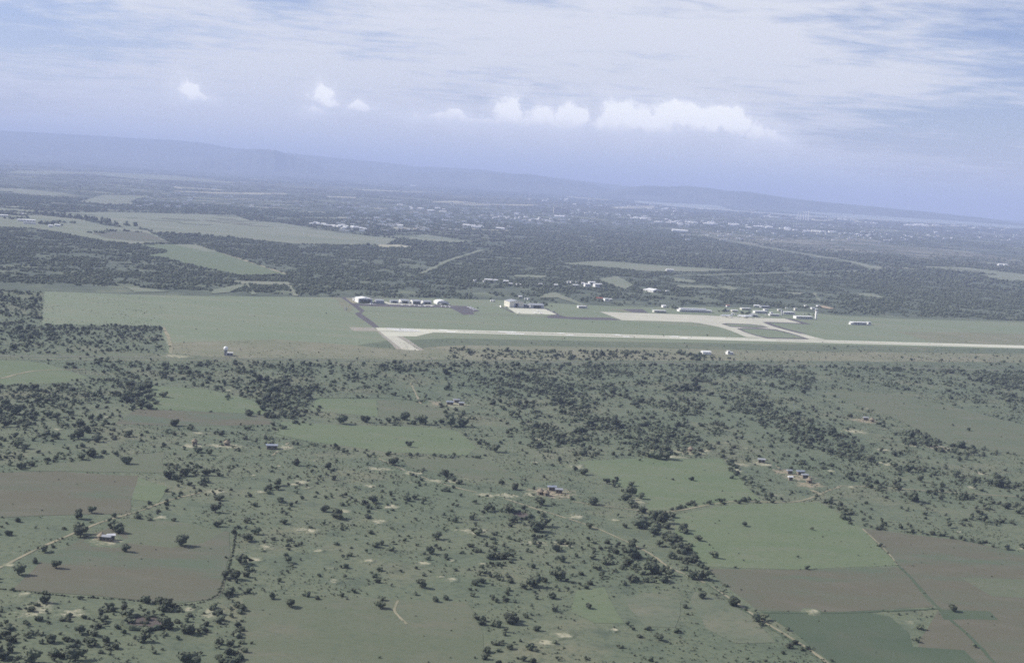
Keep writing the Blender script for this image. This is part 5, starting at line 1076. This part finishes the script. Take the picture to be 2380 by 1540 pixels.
# the rest: one object each, geometry-node instances of a few crowns
def hidden_pool(name, meshes):
    c = bpy.data.collections.new(name)
    for k, me in enumerate(meshes): c.objects.link(bpy.data.objects.new(f'{name}_{k:02d}', me))
    return c
def scatter(name, pts, pool, label=None):
    me = bpy.data.meshes.new(name); A = np.array(pts, dtype=np.float64); n = len(A)
    me.vertices.add(n); co = np.zeros((n, 3)); co[:, :2] = A[:, :2]; co[:, 2] = .1+TZ(A[:, 1]); me.vertices.foreach_set('co', co.ravel())
    at = me.attributes.new('size', 'FLOAT_VECTOR', 'POINT'); at.data.foreach_set('vector', np.stack([A[:, 2], A[:, 2]*rng.uniform(.65, 1.3, n), A[:, 3]/.82], 1).ravel())
    ar = me.attributes.new('turn', 'FLOAT_VECTOR', 'POINT'); ar.data.foreach_set('vector', np.stack([np.zeros(n), np.zeros(n), rng.random(n)*6.28], 1).ravel())
    o = link(name, me); g = bpy.data.node_groups.new(name, 'GeometryNodeTree')
    g.interface.new_socket('Geometry', in_out='INPUT', socket_type='NodeSocketGeometry'); g.interface.new_socket('Geometry', in_out='OUTPUT', socket_type='NodeSocketGeometry')
    gi = g.nodes.new('NodeGroupInput'); go = g.nodes.new('NodeGroupOutput'); ip = g.nodes.new('GeometryNodeInstanceOnPoints'); ci = g.nodes.new('GeometryNodeCollectionInfo')
    ci.inputs['Collection'].default_value = pool; ci.inputs['Separate Children'].default_value = True; ci.inputs['Reset Children'].default_value = True
    ip.inputs['Pick Instance'].default_value = True
    for nm, sk in (('size', 'Scale'), ('turn', 'Rotation')):
        na = g.nodes.new('GeometryNodeInputNamedAttribute'); na.data_type = 'FLOAT_VECTOR'; na.inputs['Name'].default_value = nm
        g.links.new(na.outputs['Attribute'], ip.inputs[sk])
    rv = g.nodes.new('FunctionNodeRandomValue'); rv.data_type = 'INT'; rv.inputs[4].default_value = 0; rv.inputs[5].default_value = len(pool.objects)-1
    g.links.new(rv.outputs[2], ip.inputs['Instance Index'])
    g.links.new(gi.outputs[0], ip.inputs['Points']); g.links.new(ci.outputs[0], ip.inputs['Instance']); g.links.new(ip.outputs[0], go.inputs[0])
    md = o.modifiers.new('scatter', 'NODES'); md.node_group = g
    return tag(o, label, None, None, 'stuff')
mid = hidden_pool('scatter_crown', [meshof('crown', crown(300+k, 5, 2, 50, .8, k % 2 == 0), 'leaf' if k % 3 else 'leaf2') for k in range(8)])
low = hidden_pool('scatter_clump', [meshof('crown', crown(400+k, 4, 1, 10, .85, True), 'leaf2') for k in range(6)])  # paler leaf throughout: hazy veil over the far woods put into leaf colour
x, y = candidates(260000, 560, 2300); px, py = to_px(x, y)
k = (fbm(x/26+9, y/38+3, 4) > .47) & (py > np.interp(px, [p[0] for p in EDGE], [p[1] for p in EDGE])+1) & (rng.random(len(x)) < np.where(py > 838, .55, .16))
k &= ~((py < 812) & (py > 690) & (px > 1050)) & ~((py < 795) & (px > 380) & (px < 1060))
for P in FIELDS: k &= ~inside(px, py, P) | (rng.random(len(x)) < .03)
x, y = x[k], y[k]; w = rng.uniform(.5, 1.5, len(x)); SHRUB = list(zip(x, y, w, w*rng.uniform(.5, .9, len(x))))
scatter('woodland_trees', rest_t, mid, 'dark trees of the woods and belts this side of the airfield')
scatter('low_scrub', SHRUB, low, 'ankle to waist high scrub speckling the grassland')
scatter('bushes', rest_b, mid, 'small dark bushes dotted over the grassland')

# woods beyond the airfield, one mass
def wood(n, d0, d1, wlo, whi, thr, sc):
    x, y = candidates(n, d0, d1); px, py = to_px(x, y, TZ(y))
    k = (py < np.interp(px, [p[0] for p in EDGE], [p[1] for p in EDGE])-.5)
    f = .6*fbm(x/sc+3, y/(sc*1.3)+8, 4)+.4*fbm(x/sc/.3, y/sc/.3, 2)
    t_ = np.where((py > 640) & (px > 1100) & (px < 2000), thr+.05, thr)
    near = np.interp(px, [p[0] for p in EDGE], [p[1] for p in EDGE])-py
    t_ = t_+np.clip((22-near)/22, 0, 1)*.10
    k &= f > t_
    for P in PALE: k &= ~inside(px, py, P)
    k &= ~inside(px, py, [Z3(p) for p in [(0, 540), (170, 555), (700, 595), (1300, 600), (1500, 640), (2000, 688), (2420, 762), (2420, 806), (1900, 760), (1400, 715), (900, 692), (600, 652), (160, 572), (0, 560)]]) | (rng.random(n) < .35)
    for q in (ZD((1100, 300)), ZC((1880, 420))): k &= ~((np.abs(px-q[0]) < 110) & (np.abs(py-q[1]) < 13))
    x, y = x[k], y[k]; w = rng.uniform(wlo, whi, len(x)); h = w*rng.uniform(.55, .9, len(x))
    return list(zip(x, y, w, h))
FAR = wood(120000, 2350, 4200, 4.2, 8.5, .46, 48)+wood(75000, 4200, 7500, 8, 15, .45, 100)
FAR3 = wood(45000, 7500, 14000, 18, 36, .50, 300)+wood(30000, 14000, 23000, 30, 60, .52, 700); FAR += [(a, b, w, h*.26) for a, b, w, h in FAR3]
row([Z1(p) for p in [(200, 772), (330, 785), (480, 800), (620, 815), (700, 830), (760, 845), (930, 862)]], 9, 12, 8, FAR, 1.5)
row([Z1(p) for p in [(230, 845), (330, 850), (450, 858)]], 6, 12, 14, FAR, 1.0); row([Z1(p) for p in [(280, 838), (420, 835), (520, 842)]], 8, 12, 10, FAR, .9); row([Z1(p) for p in [(40, 812), (180, 806)]], 10, 12, 10, FAR, .9)
row([Z1(p) for p in [(620, 908), (800, 892), (960, 900)]], 6, 9, 10, FAR, .8); row([Z1(p) for p in [(1035, 908), (1200, 925), (1350, 930)]], 6, 9, 14, FAR, .9)
row([ZD(p) for p in [(640, 300), (720, 300), (820, 300)]], 4, 6, 4, FAR, .9); row([ZC(p) for p in [(1380, 350), (1500, 352), (1570, 380)]], 4, 7, 5, FAR, .9); row([ZD(p) for p in [(250, 260), (330, 262), (400, 250)]], 4, 7, 5, FAR, .9); row([ZB(p) for p in [(1200, 290), (1350, 300), (1560, 330), (1640, 360)]], 4, 6, 5, FAR, .9); row([ZD(p) for p in [(1730, 320), (1820, 330)]], 4, 6, 3, FAR, .8)
scatter('distant_woodland', FAR, low, 'dark woodland spreading over the plain beyond the airfield')
print('plants', n_tree, nb, len(rest_t), len(rest_b), len(FAR))
